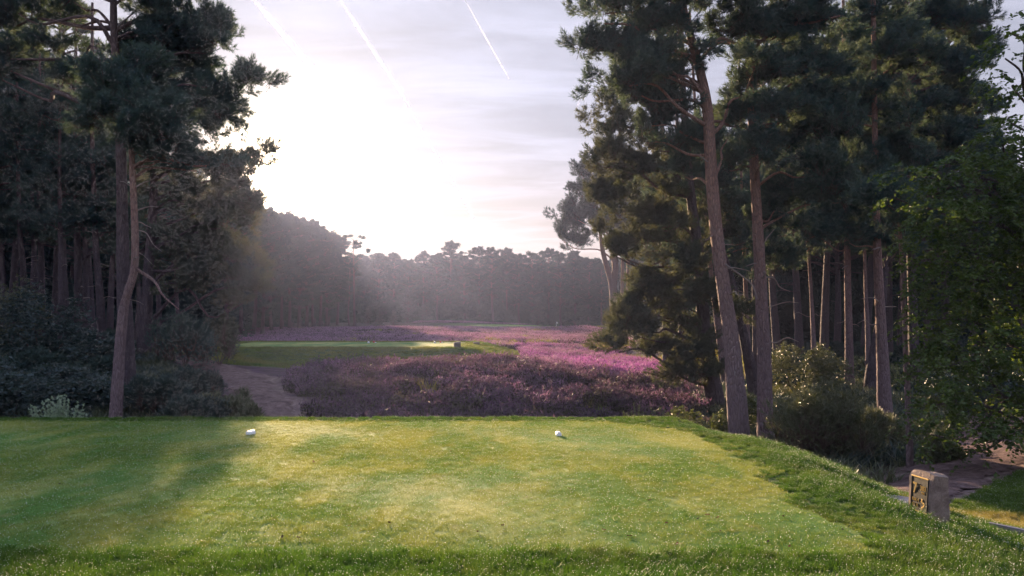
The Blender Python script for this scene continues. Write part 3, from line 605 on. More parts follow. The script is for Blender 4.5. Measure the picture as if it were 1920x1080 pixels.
def near_left():
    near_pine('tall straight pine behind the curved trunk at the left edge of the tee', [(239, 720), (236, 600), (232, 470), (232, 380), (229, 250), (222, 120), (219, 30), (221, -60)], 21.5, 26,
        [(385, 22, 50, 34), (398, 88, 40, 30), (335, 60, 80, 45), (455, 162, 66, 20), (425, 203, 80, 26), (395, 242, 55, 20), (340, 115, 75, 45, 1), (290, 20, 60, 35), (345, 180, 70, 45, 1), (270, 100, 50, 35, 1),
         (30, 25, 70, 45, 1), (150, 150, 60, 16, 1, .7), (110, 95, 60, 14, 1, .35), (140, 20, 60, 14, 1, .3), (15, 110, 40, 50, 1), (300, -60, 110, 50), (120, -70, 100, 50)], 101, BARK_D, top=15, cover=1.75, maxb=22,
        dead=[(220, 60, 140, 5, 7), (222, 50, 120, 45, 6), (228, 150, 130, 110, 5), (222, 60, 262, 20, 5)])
    near_pine('slender pine with a curved pale trunk, nearest the left edge of the tee', [(214, 790), (221, 700), (228, 600), (234, 560), (248, 510), (250, 450), (247, 380), (243, 310), (240, 230), (236, 150)], 18.5, 19,
        [(245, 165, 68, 38), (200, 205, 60, 34, .5), (290, 222, 72, 34), (235, 235, 80, 30), (310, 268, 70, 26), (190, 150, 44, 30, .8), (265, 130, 40, 24), (350, 300, 60, 22, .8)], 102, BARK, top=None, cover=1.9, per=210, maxb=14,
        dead=[(250, 415, 275, 425, 3), (252, 430, 292, 470, 3), (250, 455, 270, 452, 2), (251, 470, 275, 495, 2.5), (250, 502, 338, 580, 7), (250, 490, 276, 484, 2), (249, 395, 285, 385, 4), (244, 560, 268, 572, 2), (246, 350, 225, 340, 3), (245, 352, 290, 330, 3)])
    near_pine('pine standing right of the curved trunk, its base by the sandy path', [(268, 668), (272, 600), (277, 497), (282, 403), (286, 300), (290, 210)], 30, 23,
        [(390, 320, 85, 40), (350, 372, 80, 44), (432, 372, 60, 44), (420, 440, 66, 44), (360, 452, 70, 44), (445, 500, 44, 34), (395, 520, 62, 34), (425, 562, 44, 18), (330, 520, 60, 34), (320, 330, 50, 44), (470, 545, 26, 16), (455, 320, 42, 34), (488, 292, 24, 16, 0, .5), (478, 390, 22, 26)], 103, BARK_D, NEEDLE_W, top=13, cover=1.0, per=150, L=.14, w=.009, pr=.62, maxb=18)
    fl = [('dark pine trunk beside the leafy shrub, third of the left wood from the curved pine', 148, 633, 411, 32, 15, [(150, 330, 60, 50), (190, 400, 46, 50), (170, 270, 60, 44), (230, 330, 46, 60, 2), (210, 470, 36, 30, 1, .7)]),
          ('dark pine trunk rising behind the leafy shrub at left', 116, 640, 440, 29, 12, [(95, 340, 60, 50), (60, 260, 60, 44), (100, 200, 50, 38), (110, 410, 56, 36)]),
          ('thin dark pine at the far left, leaning slightly left', 46, 565, 440, 34, 11, [(30, 390, 56, 40), (30, 300, 56, 44), (20, 190, 46, 50), (20, 440, 40, 30)]),
          ('left stem of the close pair of dark pines at far left', 67, 560, 440, 36, 9, [(70, 420, 46, 36), (60, 330, 46, 40)]),
          ('right stem of the close pair of dark pines at far left', 78, 560, 430, 35, 12, [(110, 300, 46, 40), (90, 450, 40, 26)]),
          ('stout dark trunk just left of the curved pale pine', 191, 622, 480, 30, 15, [(195, 300, 60, 50), (210, 400, 50, 46), (180, 360, 40, 44)])]
    for i, (lb, x, y0, y1, Y, w, ms) in enumerate(fl):
        near_pine(lb, [(x+1, y0), (x, (y0+y1)/2), (x-2, y1), (x-3, y1-120), (x-2, y1-240)], Y, w, ms, 120+i, BARK_D, NEEDLE, top=13, cover=1.25, per=120, L=.16, w=.011, pr=.7, nn=9, stubs=7, maxb=10)
    rng = np.random.default_rng(5)
    # deeper wood on the left
    for i, (x, Y, s) in enumerate([(104, 44, .9), (128, 40, .95), (160, 42, .92), (172, 46, .9), (20, 42, 1), (-40, 33, 1), (-110, 40, 1), (-90, 27, .9), (-170, 30, 1), (205, 50, .9), (255, 52, .85), (300, 55, .78), (335, 58, .74), (360, 66, .78), (395, 72, .8), (60, 58, 1), (10, 62, 1), (140, 64, 1), (230, 68, .9), (-60, 52, 1), (-200, 48, 1), (-260, 38, 1), (90, 76, 1), (180, 80, 1), (290, 78, .9), (-20, 76, 1), (420, 66, .66)]):
        X = (x-960)/F*Y; place(MID[i % 4], X, Y, s, rng.uniform(0, 6.28), 'slim pine deep in the dark wood on the left', 'pines deep in the left wood')
near_left()

def near_right():
    near_pine('tall reddish pine nearest the tee on the right, trunk lit along its left edge', [(1390, 840), (1380, 720), (1372, 620), (1353, 480), (1340, 330), (1333, 200), (1320, 122), (1300, 40), (1285, -60)], 17, 32,
        [(1108, 85, 36, 10, 0), (1150, 34, 52, 24), (1180, 88, 60, 24), (1225, 40, 66, 40), (1210, 138, 56, 34), (1262, 110, 60, 44), (1260, 190, 56, 34, .6), (1175, 150, 44, 20), (1240, 250, 50, 34, .8), (1210, -20, 80, 34), (1300, -40, 110, 40),
         (1390, 50, 70, 44, 1.2), (1400, 150, 44, 30, 1.4), (1290, 300, 36, 34, 1.6), (1380, 235, 36, 24, 1.6, .6)], 201, BARK, NEEDLE, top=13.5, cover=1.8, per=210, maxb=24,
        dead=[(1345, 340, 1378, 250, 7), (1343, 250, 1400, 170, 10), (1352, 470, 1420, 560, 5), (1345, 400, 1330, 385, 3), (1350, 440, 1320, 450, 3), (1340, 300, 1302, 290, 3)], stubs=5)
    near_pine('straight pine just right of the reddish pine, bark rough and grey below', [(1437, 850), (1436, 740), (1433, 600), (1427, 450), (1422, 330), (1417, 200), (1412, 80), (1408, -40)], 18, 27,
        [(1480, 110, 62, 44), (1510, 200, 60, 40), (1440, 60, 50, 44, .8), (1530, 50, 70, 40), (1470, 290, 46, 26, .6, .7), (1500, 360, 44, 34, .8), (1395, 300, 36, 30, 1), (1460, 400, 50, 36, 1), (1470, -30, 110, 40), (1450, 480, 40, 30, 1, .8), (1425, 300, 40, 24, -.7), (1440, 220, 50, 34, -.7), (1420, 140, 44, 34, -.7), (1560, 130, 50, 44), (1550, 250, 50, 40), (1540, 340, 44, 36)], 202, BARK, NEEDLE, top=13, cover=1.6, per=190, maxb=16,
        dead=[(1424, 250, 1448, 205, 4), (1425, 260, 1450, 220, 3), (1432, 640, 1490, 640, 4), (1428, 470, 1452, 430, 4), (1434, 520, 1500, 545, 4)], stubs=6)
    near_pine('dark leaning pine with branches drooping low over the heather', [(1346, 775), (1330, 690), (1319, 610), (1311, 510), (1302, 430), (1290, 330), (1282, 220), (1276, 120)], 22, 29,
        [(1150, 215, 42, 30), (1175, 255, 56, 36), (1140, 300, 40, 24), (1190, 320, 64, 36), (1150, 375, 44, 22), (1210, 390, 64, 36), (1165, 420, 40, 26), (1240, 450, 64, 34), (1190, 468, 46, 22), (1250, 330, 50, 50, .8), (1230, 520, 54, 26), (1280, 500, 40, 30, -.8),
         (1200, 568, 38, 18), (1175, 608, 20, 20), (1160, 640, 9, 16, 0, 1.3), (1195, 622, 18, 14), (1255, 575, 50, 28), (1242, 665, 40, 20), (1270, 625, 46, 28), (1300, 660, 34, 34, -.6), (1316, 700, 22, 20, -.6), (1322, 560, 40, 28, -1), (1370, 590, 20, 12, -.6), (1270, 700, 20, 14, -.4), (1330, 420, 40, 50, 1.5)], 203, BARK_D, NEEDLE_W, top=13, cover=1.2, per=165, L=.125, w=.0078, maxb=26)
    near_pine('crooked pine slanting up to the left behind the reddish pine', [(1422, 770), (1408, 690), (1393, 620), (1378, 545), (1352, 460), (1322, 380), (1310, 300)], 24, 21, [(1340, 320, 46, 46), (1300, 360, 40, 40), (1370, 400, 40, 40, 1), (1320, 250, 46, 40)], 204, BARK_D, NEEDLE, cover=1.4, per=150, L=.14, w=.009, stubs=4, maxb=8)
    near_pine('short visible grey trunk under the drooping pine foliage', [(1280, 738), (1279, 690), (1277, 600), (1274, 480), (1270, 350)], 28, 16, [(1260, 420, 50, 50), (1230, 350, 50, 44), (1300, 460, 44, 50), (1290, 540, 36, 40)], 205, BARK_D, NEEDLE, top=13, cover=1.3, per=130, L=.15, w=.010, pr=.65, maxb=8)
    near_pine('broad grey trunk set back on the heath slope under the drooping pine', [(1252, 706), (1251, 650), (1249, 560), (1245, 400)], 36, 19, [(1240, 400, 50, 60), (1220, 480, 36, 40), (1270, 330, 50, 50)], 206, BARK_D, NEEDLE, top=14, cover=1.2, per=110, L=.17, w=.012, pr=.75, nn=9, maxb=8)
    near_pine('slim pale trunk between the leaning dark pine and the reddish pine', [(1365, 750), (1352, 650), (1340, 560), (1328, 460), (1316, 380)], 30, 14, [(1350, 440, 40, 40), (1390, 480, 40, 50), (1310, 300, 46, 50)], 207, BARK, NEEDLE, top=13, cover=1.2, per=120, L=.15, w=.010, pr=.65, maxb=8, stubs=4)
    near_pine('thin upright pine seen between the two nearest right trunks', [(1404, 700), (1400, 600), (1395, 480), (1390, 380)], 31, 11, [(1400, 360, 40, 44), (1420, 420, 36, 40)], 208, BARK, NEEDLE, top=14, cover=1.2, per=110, L=.16, w=.011, pr=.7, maxb=8, stubs=4)
    near_pine('second thin upright pine between the two nearest right trunks', [(1417, 690), (1415, 600), (1411, 480), (1408, 380)], 34, 10, [(1440, 360, 50, 44), (1460, 300, 40, 40)], 209, BARK_D, NEEDLE, top=14, cover=1.2, per=110, L=.16, w=.011, pr=.7, maxb=8, stubs=4)
    near_pine('clean straight pine trunk above the right end of the gorse bush', [(1593, 742), (1590, 640), (1586, 500), (1582, 380), (1578, 250)], 26, 16, [(1560, 330, 60, 50), (1610, 260, 60, 50), (1545, 430, 50, 36), (1590, 160, 70, 50), (1540, 240, 50, 44), (1610, 400, 50, 36)], 210, BARK, NEEDLE, top=13.5, cover=1.35, per=140, L=.14, w=.009, maxb=12, stubs=4)
    near_pine('sturdy pine with bright left edge, right of the gorse bush', [(1661, 815), (1656, 740), (1650, 650), (1644, 560), (1638, 480), (1634, 380), (1630, 250)], 20, 25, [(1630, 350, 60, 40), (1680, 280, 64, 44), (1610, 430, 50, 30), (1600, 280, 50, 40), (1640, 200, 70, 44), (1690, 380, 50, 40), (1620, 100, 70, 44), (1700, 100, 60, 50), (1650, 30, 70, 40), (1570, 200, 50, 40), (1580, 360, 40, 36), (1660, 450, 40, 30)], 211, BARK, NEEDLE, top=12.5, cover=1.5, per=170, maxb=14, stubs=4)
    near_pine('thick pine trunk slanting right behind the sturdy bright-edged pine', [(1627, 765), (1633, 700), (1642, 640), (1651, 580), (1658, 500)], 25, 24, [(1670, 440, 40, 40), (1690, 330, 50, 50)], 212, BARK_D, NEEDLE, cover=1.3, per=140, L=.14, w=.009, maxb=6)
    near_pine('narrow pine trunk behind, just left of the sturdy bright-edged pine', [(1629, 712), (1627, 620), (1624, 540), (1622, 420)], 31, 10, [(1620, 420, 44, 44), (1590, 340, 44, 40)], 213, BARK, NEEDLE, top=14, cover=1.2, per=110, L=.16, w=.011, pr=.7, maxb=8)
    near_pine('thin distant pine trunk above the hazy shrub on the right', [(1528, 650), (1524, 560), (1520, 460), (1517, 380)], 35, 8, [(1520, 400, 50, 44), (1500, 470, 40, 30), (1540, 320, 50, 50)], 214, BARK, NEEDLE, top=14, cover=1.2, per=110, L=.16, w=.011, pr=.7, maxb=8, stubs=5)
    near_pine('pine with long horizontal limbs at upper right, behind the beech', [(1716, 760), (1712, 600), (1708, 420), (1705, 300), (1704, 180), (1700, 60)], 25, 18, [(1690, 60, 66, 40), (1760, 50, 66, 44), (1770, 130, 64, 40), (1700, 190, 60, 36), (1790, 200, 50, 36), (1820, 90, 40, 44, 0, .8), (1740, 240, 56, 30), (1800, 270, 56, 26), (1650, 130, 50, 40), (1830, 20, 44, 30, 0, .6), (1740, -30, 110, 40)], 215, BARK_D, NEEDLE, top=13.5, cover=1.45, per=150, L=.14, w=.009, maxb=18,
        dead=[(1705, 285, 1790, 270, 5), (1705, 290, 1640, 312, 5), (1705, 235, 1760, 220, 4), (1704, 110, 1640, 115, 4)])
    near_pine('very thin pine stem in front of the wood, beside the marker stone', [(1708, 930), (1706, 840), (1702, 720), (1697, 600), (1692, 480), (1688, 400)], 14.5, 13, [(1690, 430, 26, 26), (1680, 380, 34, 30)], 216, BARK, NEEDLE, cover=1.4, per=170, maxb=4)
    rng = np.random.default_rng(6)
    for i, (x, Y, s) in enumerate([(1460, 40, .9), (1500, 44, 1), (1545, 38, .9), (1570, 50, 1), (1620, 44, 1), (1665, 36, .9), (1690, 48, 1), (1740, 34, .9), (1780, 42, 1), (1825, 34, .62), (1870, 40, .6), (1915, 34, .5), (1980, 36, .55), (2060, 32, .6), (2000, 26, .45), (1440, 56, 1), (1480, 64, 1), (1530, 60, 1), (1600, 62, 1), (1650, 66, 1), (1720, 60, 1), (1800, 58, 1), (1880, 54, .72), (1380, 60, .95), (1340, 54, .85), (1310, 66, .95), (1350, 74, 1), (1280, 74, .95), (1420, 74, 1), (1960, 50, .7), (2050, 44, .7), (1240, 92, 1), (1275, 100, 1), (1320, 92, 1), (1370, 98, 1)]):
        X = (x-960)/F*Y; place(MID[(i*3+1) % 4] if Y < 80 else FAR[i % 4], X, Y, s, rng.uniform(0, 6.28), 'slim pine deep in the dark wood on the right', 'pines deep in the right wood')
near_right()

def middle_trees():
    # the twin-stemmed pine on the edge of the heath, and its thin neighbours
    Y = 80
    near_pine('forked twin-stemmed pine standing alone on the edge of the heath', [(1153, 612), (1152, 580), (1150, 555), (1150, 530), (1154, 500), (1148, 460), (1144, 420), (1140, 360)], Y, 17,
        [(1075, 410, 40, 26), (1100, 370, 44, 26), (1060, 440, 26, 16), (1110, 330, 40, 24), (1120, 420, 40, 26), (1150, 380, 44, 30), (1155, 330, 44, 30), (1090, 455, 26, 14), (1180, 420, 40, 30), (1190, 360, 40, 36), (1150, 300, 40, 20)], 301, BARK, NEEDLE_F, cover=1.5, per=90, L=.30, w=.03, pr=1.0, nn=7, maxb=16)
    root = [o for o in COL.objects if o.name.startswith('pine_tree') and o.get('label', '').startswith('forked')][0]
    org = np.array(root.location); r = np.random.default_rng(3)
    pts = np.array([P(x, y, Y) for x, y in [(1150, 560), (1146, 530), (1138, 500), (1129, 465), (1124, 420)]])-org; v, q = tube(pts, [.36, .30, .26, .22, .12], 10, 20, .04, r); link('second_stem', mesh_np('second_stem', v, q, BARK, smooth_shade=True), root)
    for i, (x, y, lb) in enumerate([(1166, 606, 'thin pine just right of the twin-stemmed pine'), (1176, 606, 'second thin pine right of the twin-stemmed pine, farther back')]):
        near_pine(lb, [(x, y), (x+1, 540), (x+2, 470), (x+3, 400)], 84+5*i, 8, [(x+15, 400, 36, 40), (x+20, 340, 36, 36)], 310+i, BARK, NEEDLE_F, cover=1.3, per=80, L=.30, w=.03, pr=1.0, nn=7, maxb=8)
    rng = np.random.default_rng(9)
    # the row of pines running away on the left of the heath: (px, depth, px row of the top)
    row = [(455, 62, 330), (478, 66, 360), (500, 70, 375), (515, 77, 388), (532, 82, 396), (548, 88, 402), (562, 92, 408), (578, 97, 412), (592, 101, 418), (604, 106, 424), (616, 110, 432), (628, 114, 440)]
    for i, (x, Y, ty) in enumerate(row):
        X = (x-960)/F*Y-1.2; g = gz(X, Y); h = CZ+(HY-ty)/F*Y-g; k = FAR[(0, 3, 1, 2)[i % 4]]; hh = (17, 18, 18.5, 16)[i % 4]
        place(k, X, Y, h/hh/1.03, rng.uniform(0, 6.28), '%s pine from the left in the sunlit row left of the heath' % words(i).capitalize(), 'pines in the row left of the heath')
    for i, (x, Y, ty) in enumerate([(508, 108, 384), (528, 112, 392), (546, 116, 398), (562, 119, 404), (576, 122, 408), (590, 125, 414), (603, 127, 421), (616, 129, 430), (632, 130, 440)]):
        X = (x-960)/F*Y; h = CZ+(HY-ty)/F*Y-gz(X, Y); place(FAR[(i+1) % 3], X, Y, h/[17, 18.5, 16][(i+1) % 3]/1.02, rng.uniform(0, 6.28), '%s pine from the left in the second rank behind the left row' % words(i).capitalize(), 'second rank behind the left row')
    for i in range(16):
        Y = 66+i*4+rng.normal(0, 2); X = -29-i*.5-rng.uniform(0, 14); X = min(X, (470-960)/F*Y-2) if Y < 70 else X
        k = FAR[i % 5]; place(k, X, Y, rng.uniform(.72, .88), rng.uniform(0, 6.28), 'pine standing behind the sunlit row left of the heath', 'pines behind the left row')
    # slim stems and the see-through tree at the end of the row
    k = pine_kind(31, 16.5, .55, 2.6, 20, .85, 70, .34, .04, 6, NEEDLE_F, BARK_D, r0=.20)
    place(k, (665-960)/F*118, 118, .83, 1.0, 'tall open-crowned pine against the sky at the end of the left row')
    k2 = pine_kind(32, 15, .45, 2.6, 18, .85, 70, .34, .04, 6, NEEDLE_F, BARK_D, r0=.18)
    place(k2, (655-960)/F*124, 124, .72, 2.0, 'lower slim pine beside the open-crowned pine at the row end')
    # the far wood across the back: (px, depth, top row, kind)
    far = [(706, 150, 476, 4), (738, 158, 470, 0), (765, 150, 482, 2), (792, 156, 472, 1), (820, 150, 470, 0), (846, 160, 458, 3), (872, 152, 470, 2), (900, 158, 466, 0), (925, 148, 462, 1), (950, 160, 470, 3), (974, 152, 474, 0), (1000, 150, 470, 2), (1026, 158, 466, 1), (1052, 150, 472, 0), (1078, 156, 468, 4), (1104, 150, 478, 2), (1130, 146, 484, 1), (1158, 150, 480, 0), (1186, 150, 480, 2)]
    H = [17, 18.5, 16, 18, 14]
    for i, (x, Y, ty, kd) in enumerate(far):
        X = (x-960)/F*Y; ty += rng.uniform(-9, 7); h = CZ+(HY-ty)/F*Y-gz(X, Y); place(FAR[kd], X, Y, h/H[kd]/1.02, rng.uniform(0, 6.28), '%s pine from the left along the hazy far wood' % words(i).capitalize(), 'pines along the far wood')
    for i in range(34):
        X = -52+i*2.9+rng.normal(0, 1); Y = rng.uniform(160, 186); kd = [0, 2, 4, 1, 2, 3][i % 6]; place(FAR[kd], X, Y, rng.uniform(.72, .86)*17/H[kd], rng.uniform(0, 6.28), 'pine in the back rows of the hazy far wood', 'pines in the back of the far wood')
    leafy = pine_kind(41, 9, .03, 2.6, 70, 1.0, 80, .30, .06, 5, SHRUB_D, BARK_D, r0=.12, conic=.75)
    place(leafy, (765-960)/F*135, 135, .62, .5, 'small pale conical tree in front of the far wood', name='conical_tree')
    place(leafy, (1008-960)/F*143, 143, .55, 2.5, 'low leafy tree under the far pines left of the flag', name='leafy_tree')
    for i, (x, Y, s, lb) in enumerate([(712, 128, .30, 'round bush at the foot of the open-crowned pine'), (738, 130, .33, 'round bush at the heath edge just right of the open-crowned pine'), (462, 60, .22, 'small dark bush at the foot of the left row'), (690, 132, .42, 'dark bush at the left end of the far wood'), (800, 142, .5, 'wide dark bush below the far wood behind the conical tree')]):
        place(leafy, (x-960)/F*Y, Y, s, i, lb, name='round_bush', sz=.75)['category'] = 'bush'
middle_trees()

def woodland_mass():
    r = np.random.default_rng(88); pr = []
    for k in range(4):
        n = 150; q = unit(r.normal(0, 1, (n, 3)))*r.uniform(.4, 1, (n, 1))*[1, 1, .75]; V = needles(r, q, unit(q+[0, 0, .5]), .42, .055, 6, 1.); pr.append(mesh_np('leaf_clump', V, np.arange(len(V)).reshape(-1, 3), [NEEDLE_F]))
    def go(name, X, Y, Z, s0, s1, lb):
        n = len(X); scatter(name, np.stack([X, Y, ground_z(X, Y)+Z], -1), r.uniform(0, 6.28, n), r.uniform(s0, s1, n), r.integers(0, 4, n), pr, lb, 'woodland')
    n = 2600; X = r.uniform(-62, 52, n); Z = r.uniform(0, 1, n)**1.3*12.5; go('far_woodland', X, r.uniform(168, 196, n), Z, 1.0, 1.7, 'hazy mass of foliage closing the far wood')
    n = 500; X = r.uniform(-46, 40, n); go('far_undergrowth', X, r.uniform(150, 166, n)+4*np.sin(X*.3), r.uniform(0, 1, n)**2*3.5, .7, 1.4, 'low hazy undergrowth along the foot of the far wood')
    n = 1500; Y = r.uniform(66, 128, n); X = -34-(Y-66)*.02-r.uniform(0, 14, n)-(Y < 90)*2; go('left_row_woodland', X, Y, r.uniform(0, 1, n)**1.2*10, 1.0, 1.6, 'hazy mass of foliage behind the row of pines left of the heath')
    n = 800; Y = r.uniform(64, 128, n); X0 = np.interp(Y, [62, 70, 82, 97, 114, 130], [(p-960)/F*y for p, y in ((455, 62), (500, 70), (532, 82), (578, 97), (628, 114), (640, 130))])-2.2; tp = np.interp(Y, [62, 70, 82, 97, 114, 130], [11.5, 11, 11.6, 12.2, 12.4, 12.6]); X = X0-r.uniform(0, 7, n)
    go('row_foliage', X, Y, r.uniform(.12, .78, n)*tp, .8, 1.35, 'dense inner foliage of the sunlit row of pines left of the heath')
    n = 900; Y = r.uniform(62, 90, n); px = r.uniform(-420, 430, n); go('left_woodland', (px-960)/F*Y, Y, r.uniform(0, 1, n)**1.1*9.5, .9, 1.5, 'dark mass of foliage deep in the left wood')
    n = 1700; Y = r.uniform(52, 90, n); px = r.uniform(1290, 2300, n); go('right_woodland', (px-960)/F*Y, Y, r.uniform(0, 1, n)**1.05*11, .9, 1.5, 'dark mass of foliage deep in the right wood')
    n = 500; Y = r.uniform(100, 130, n); px = r.uniform(1165, 1420, n); go('right_edge_woodland', (px-960)/F*Y, Y, r.uniform(0, 1, n)**1.1*13, .9, 1.5, 'hazy foliage behind the twin-stemmed pine')
    n = 700; Y = r.uniform(24, 50, n); px = np.where(r.uniform(0, 1, n) < .5, r.uniform(-150, 240, n), r.uniform(1440, 2000, n)); go('wood_undergrowth', (px-960)/F*Y, Y, r.uniform(0, .5, n), .25, .5, 'low dark undergrowth on the wood floor')
woodland_mass()
def ferns():
    r = np.random.default_rng(89); pr = []
    for k in range(4):
        V, T, mi = blades(r, 90, .3, .34, .012, .55, False, 0, .6); pr.append(mesh_np('fern_tuft', V, T, [GORSE if k % 2 else SHRUB_D]))
    n = 2600; Y = r.uniform(13.2, 30, n); px = np.where(r.uniform(0, 1, n) < .65, r.uniform(1290, 1990, n), r.uniform(-100, 330, n)); Y = np.where(px < 500, r.uniform(16.5, 34, n), Y); X = (px-960)/F*Y
    k = (pathmask(X, Y, PATH_R) > .1) & (pathmask(X, Y, PATH_L) > .2) & (wob(X, Y, 1.1) > -.55) & ((X < 0) | (X > 4.6)) ; X, Y = X[k], Y[k]; n = len(X)
    scatter('wood_floor_growth', np.stack([X, Y, ground_z(X, Y)], -1), r.uniform(0, 6.28, n), r.uniform(.4, 1.3, n), r.integers(0, 4, n), pr, 'dark low ferns and grasses on the shaded wood floor', 'undergrowth')
ferns()

# ------------------------------------------------------------------ beech on the right
def leaf_mesh(rng, Pp, D, L, W):
    n = len(Pp); d = unit(D); s = unit(np.cross(d, rng.normal(0, 1, (n, 3)))); u = np.cross(s, d); ln = L*rng.uniform(.4, 1.3, (n, 1)); w = W*rng.uniform(.7, 1.1, (n, 1))*ln/L
    a = Pp; m = Pp+d*ln*.45+u*ln*.06; e = Pp+d*ln-u*ln*.08; l = m-s*w-u*ln*.1; r = m+s*w-u*ln*.1
    V = np.stack([a, l, e, r, m], 1).reshape(-1, 3); k = np.arange(n)[:, None]*5; T = np.concatenate([k+[0, 4, 1], k+[1, 4, 2], k+[0, 3, 4], k+[4, 3, 2]]); return V, T
def sprays(rng, starts, dirs, ln, per, L, W, droop=.6):
    """leafy twigs: leaves along drooping stems"""
    P_, D_, A, B = [], [], [], []
    for s, d in zip(starts, dirs):
        l = ln*rng.uniform(.6, 1.3); t = np.sort(rng.uniform(.1, 1, per)); d = unit(d+rng.normal(0, .3, 3)); sd = unit(np.cross(d, [0, 0, 1.]))
        p = s+d*l*t[:, None]+np.c_[np.zeros((per, 2)), -droop*l*t**2]; P_.append(p); side = np.where(np.arange(per) % 2, 1, -1)[:, None]
        D_.append(d*.5+sd*side*.9+rng.normal(0, .35, (per, 3))+[0, 0, -.25]); A.append(p[:-1]); B.append(p[1:])
    V, T = leaf_mesh(rng, np.vstack(P_), np.vstack(D_), L, W); t = twigs(rng, np.vstack(A), np.vstack(B), .003); mi = np.r_[np.zeros(len(T), int), np.ones(len(t)//3, int)]
    return np.vstack([V, t]), np.vstack([T, np.arange(len(t)).reshape(-1, 3)+len(V)]), mi
def beech():
    rng = np.random.default_rng(77); org = np.array([(1960-960)/F*13.5, 13.5, 0]); org[2] = gz(org[0], org[1])-.1
    root = tag(empty('beech_tree', org), 'dense broadleaf tree hanging over the path at the right edge', 'tree')
    tr = np.array([(0, 0, 0), (.1, 0, 1.2), (.05, .1, 2.6), (-.1, .1, 4.2), (0, 0, 6.2), (.1, .1, 8)]); link('trunk', trunk_mesh('trunk', tr, .24, .08, BARK_D, rng, 14), root)
    ms = [(1810, 330, 100, 44, 0), (1880, 270, 70, 40, 0), (1765, 400, 66, 44, -.3), (1850, 420, 90, 60, 0), (1735, 470, 40, 60, 0), (1790, 520, 80, 70, 0), (1880, 540, 70, 80, .3), (1745, 600, 44, 60, 0), (1830, 640, 90, 60, 0), (1760, 690, 50, 60, -.4), (1755, 760, 44, 50, -.5), (1850, 740, 90, 50, 0), (1900, 650, 60, 60, 0), (1890, 810, 44, 34, -.6), (1835, 800, 40, 30, -.3), (1745, 815, 24, 28, -.5),
          (1885, 110, 34, 26, -1), (1900, 160, 34, 30, -1), (1890, 60, 34, 22, -1), (1905, 215, 26, 24, -1), (1960, 400, 80, 200, 0), (2000, 120, 50, 60, 0), (2040, 500, 80, 200, 0), (1985, 760, 60, 80, -.3), (1700, 330, 40, 16, 0), (1680, 372, 30, 10, 0), (1815, 850, 26, 16, -.3)]
    S, D = [], []; ends = []
    for (px, py, rx, ry, dy) in ms:
        Y = 13+dy; c = P(px, py, Y)-org; r = np.array([rx/F*Y, max(.45, rx/F*Y*.9), ry/F*Y]); n = max(10, int(135*r[0]*r[2]/.16*.5)); q = unit(rng.normal(0, 1, (n, 3)))*rng.uniform(.3, 1, (n, 1))**.5
        S.append(c+q*r*.85); D.append(q*[1, 1, .3]+[-.25, -.25, 0]); ends.append(c)
    V, T, mi = sprays(rng, np.vstack(S), np.vstack(D), .34, 14, .074, .025); link('crown', mesh_np('crown', V, T, [BEECH, TWIG], mi), root)
    for e in ends:
        a = at_height(tr, max(.4, e[2]-.35*np.hypot(e[0], e[1])));  limb(rng, a, e, .035, BARK_D, 'branch', root, .12)
beech()

# ------------------------------------------------------------------ shrubs
def bush(name, label, px, Y, wx, h, mat, seed, n=1200, kind='spine', L=.14, w=.008, nn=7, depth=None, group=None, cat='bush', dz=0.):
    rng = np.random.default_rng(seed); x = (px-960)/F*Y; org = np.array([x, Y, gz(x, Y)-.05+dz]); root = tag(empty(name, org), label, cat, group); d = depth or wx*.8
    k = max(5, int(n/70)); lob = np.c_[rng.uniform(-.75, .75, k)*wx, rng.uniform(-.75, .75, k)*d, rng.uniform(.35, .8, k)*h]; lob[:, 2] *= 1-.5*(lob[:, 0]/wx)**2
    i = rng.integers(0, k, n); q = unit(rng.normal(0, 1, (n, 3))+[0, 0, .5]); rr = np.array([wx*.34, d*.34, h*.32]); p = lob[i]+q*rr*rng.uniform(.6, 1.1, (n, 1)); p[:, 2] = np.maximum(p[:, 2], .02)
    D = unit(q+[0, 0, .9]+rng.normal(0, .25, (n, 3)))
    if kind == 'spine':
        V = needles(rng, p, D, L, w, nn, .7); t = twigs(rng, lob[i[::2]]*[1, 1, .5], p[::2], .006); V = np.vstack([V, t]); T = np.arange(len(V)).reshape(-1, 3); mi = np.r_[np.zeros(n*nn, int), np.ones(len(t)//3, int)]
    else: V, T, mi = sprays(rng, p, D, L*2.5, nn, L, w, .3)
    link('foliage', mesh_np('foliage', V, T, [mat, TWIG], mi), root)
    for j in range(5):
        e = lob[j % k]*[1, 1, .8]; v, qd = tube([(0, 0, 0), e*[.4, .4, .5], e], [.025, .018, .008], 5, 7); link('stem', mesh_np('stem', v, qd, TWIG), root)
    return root
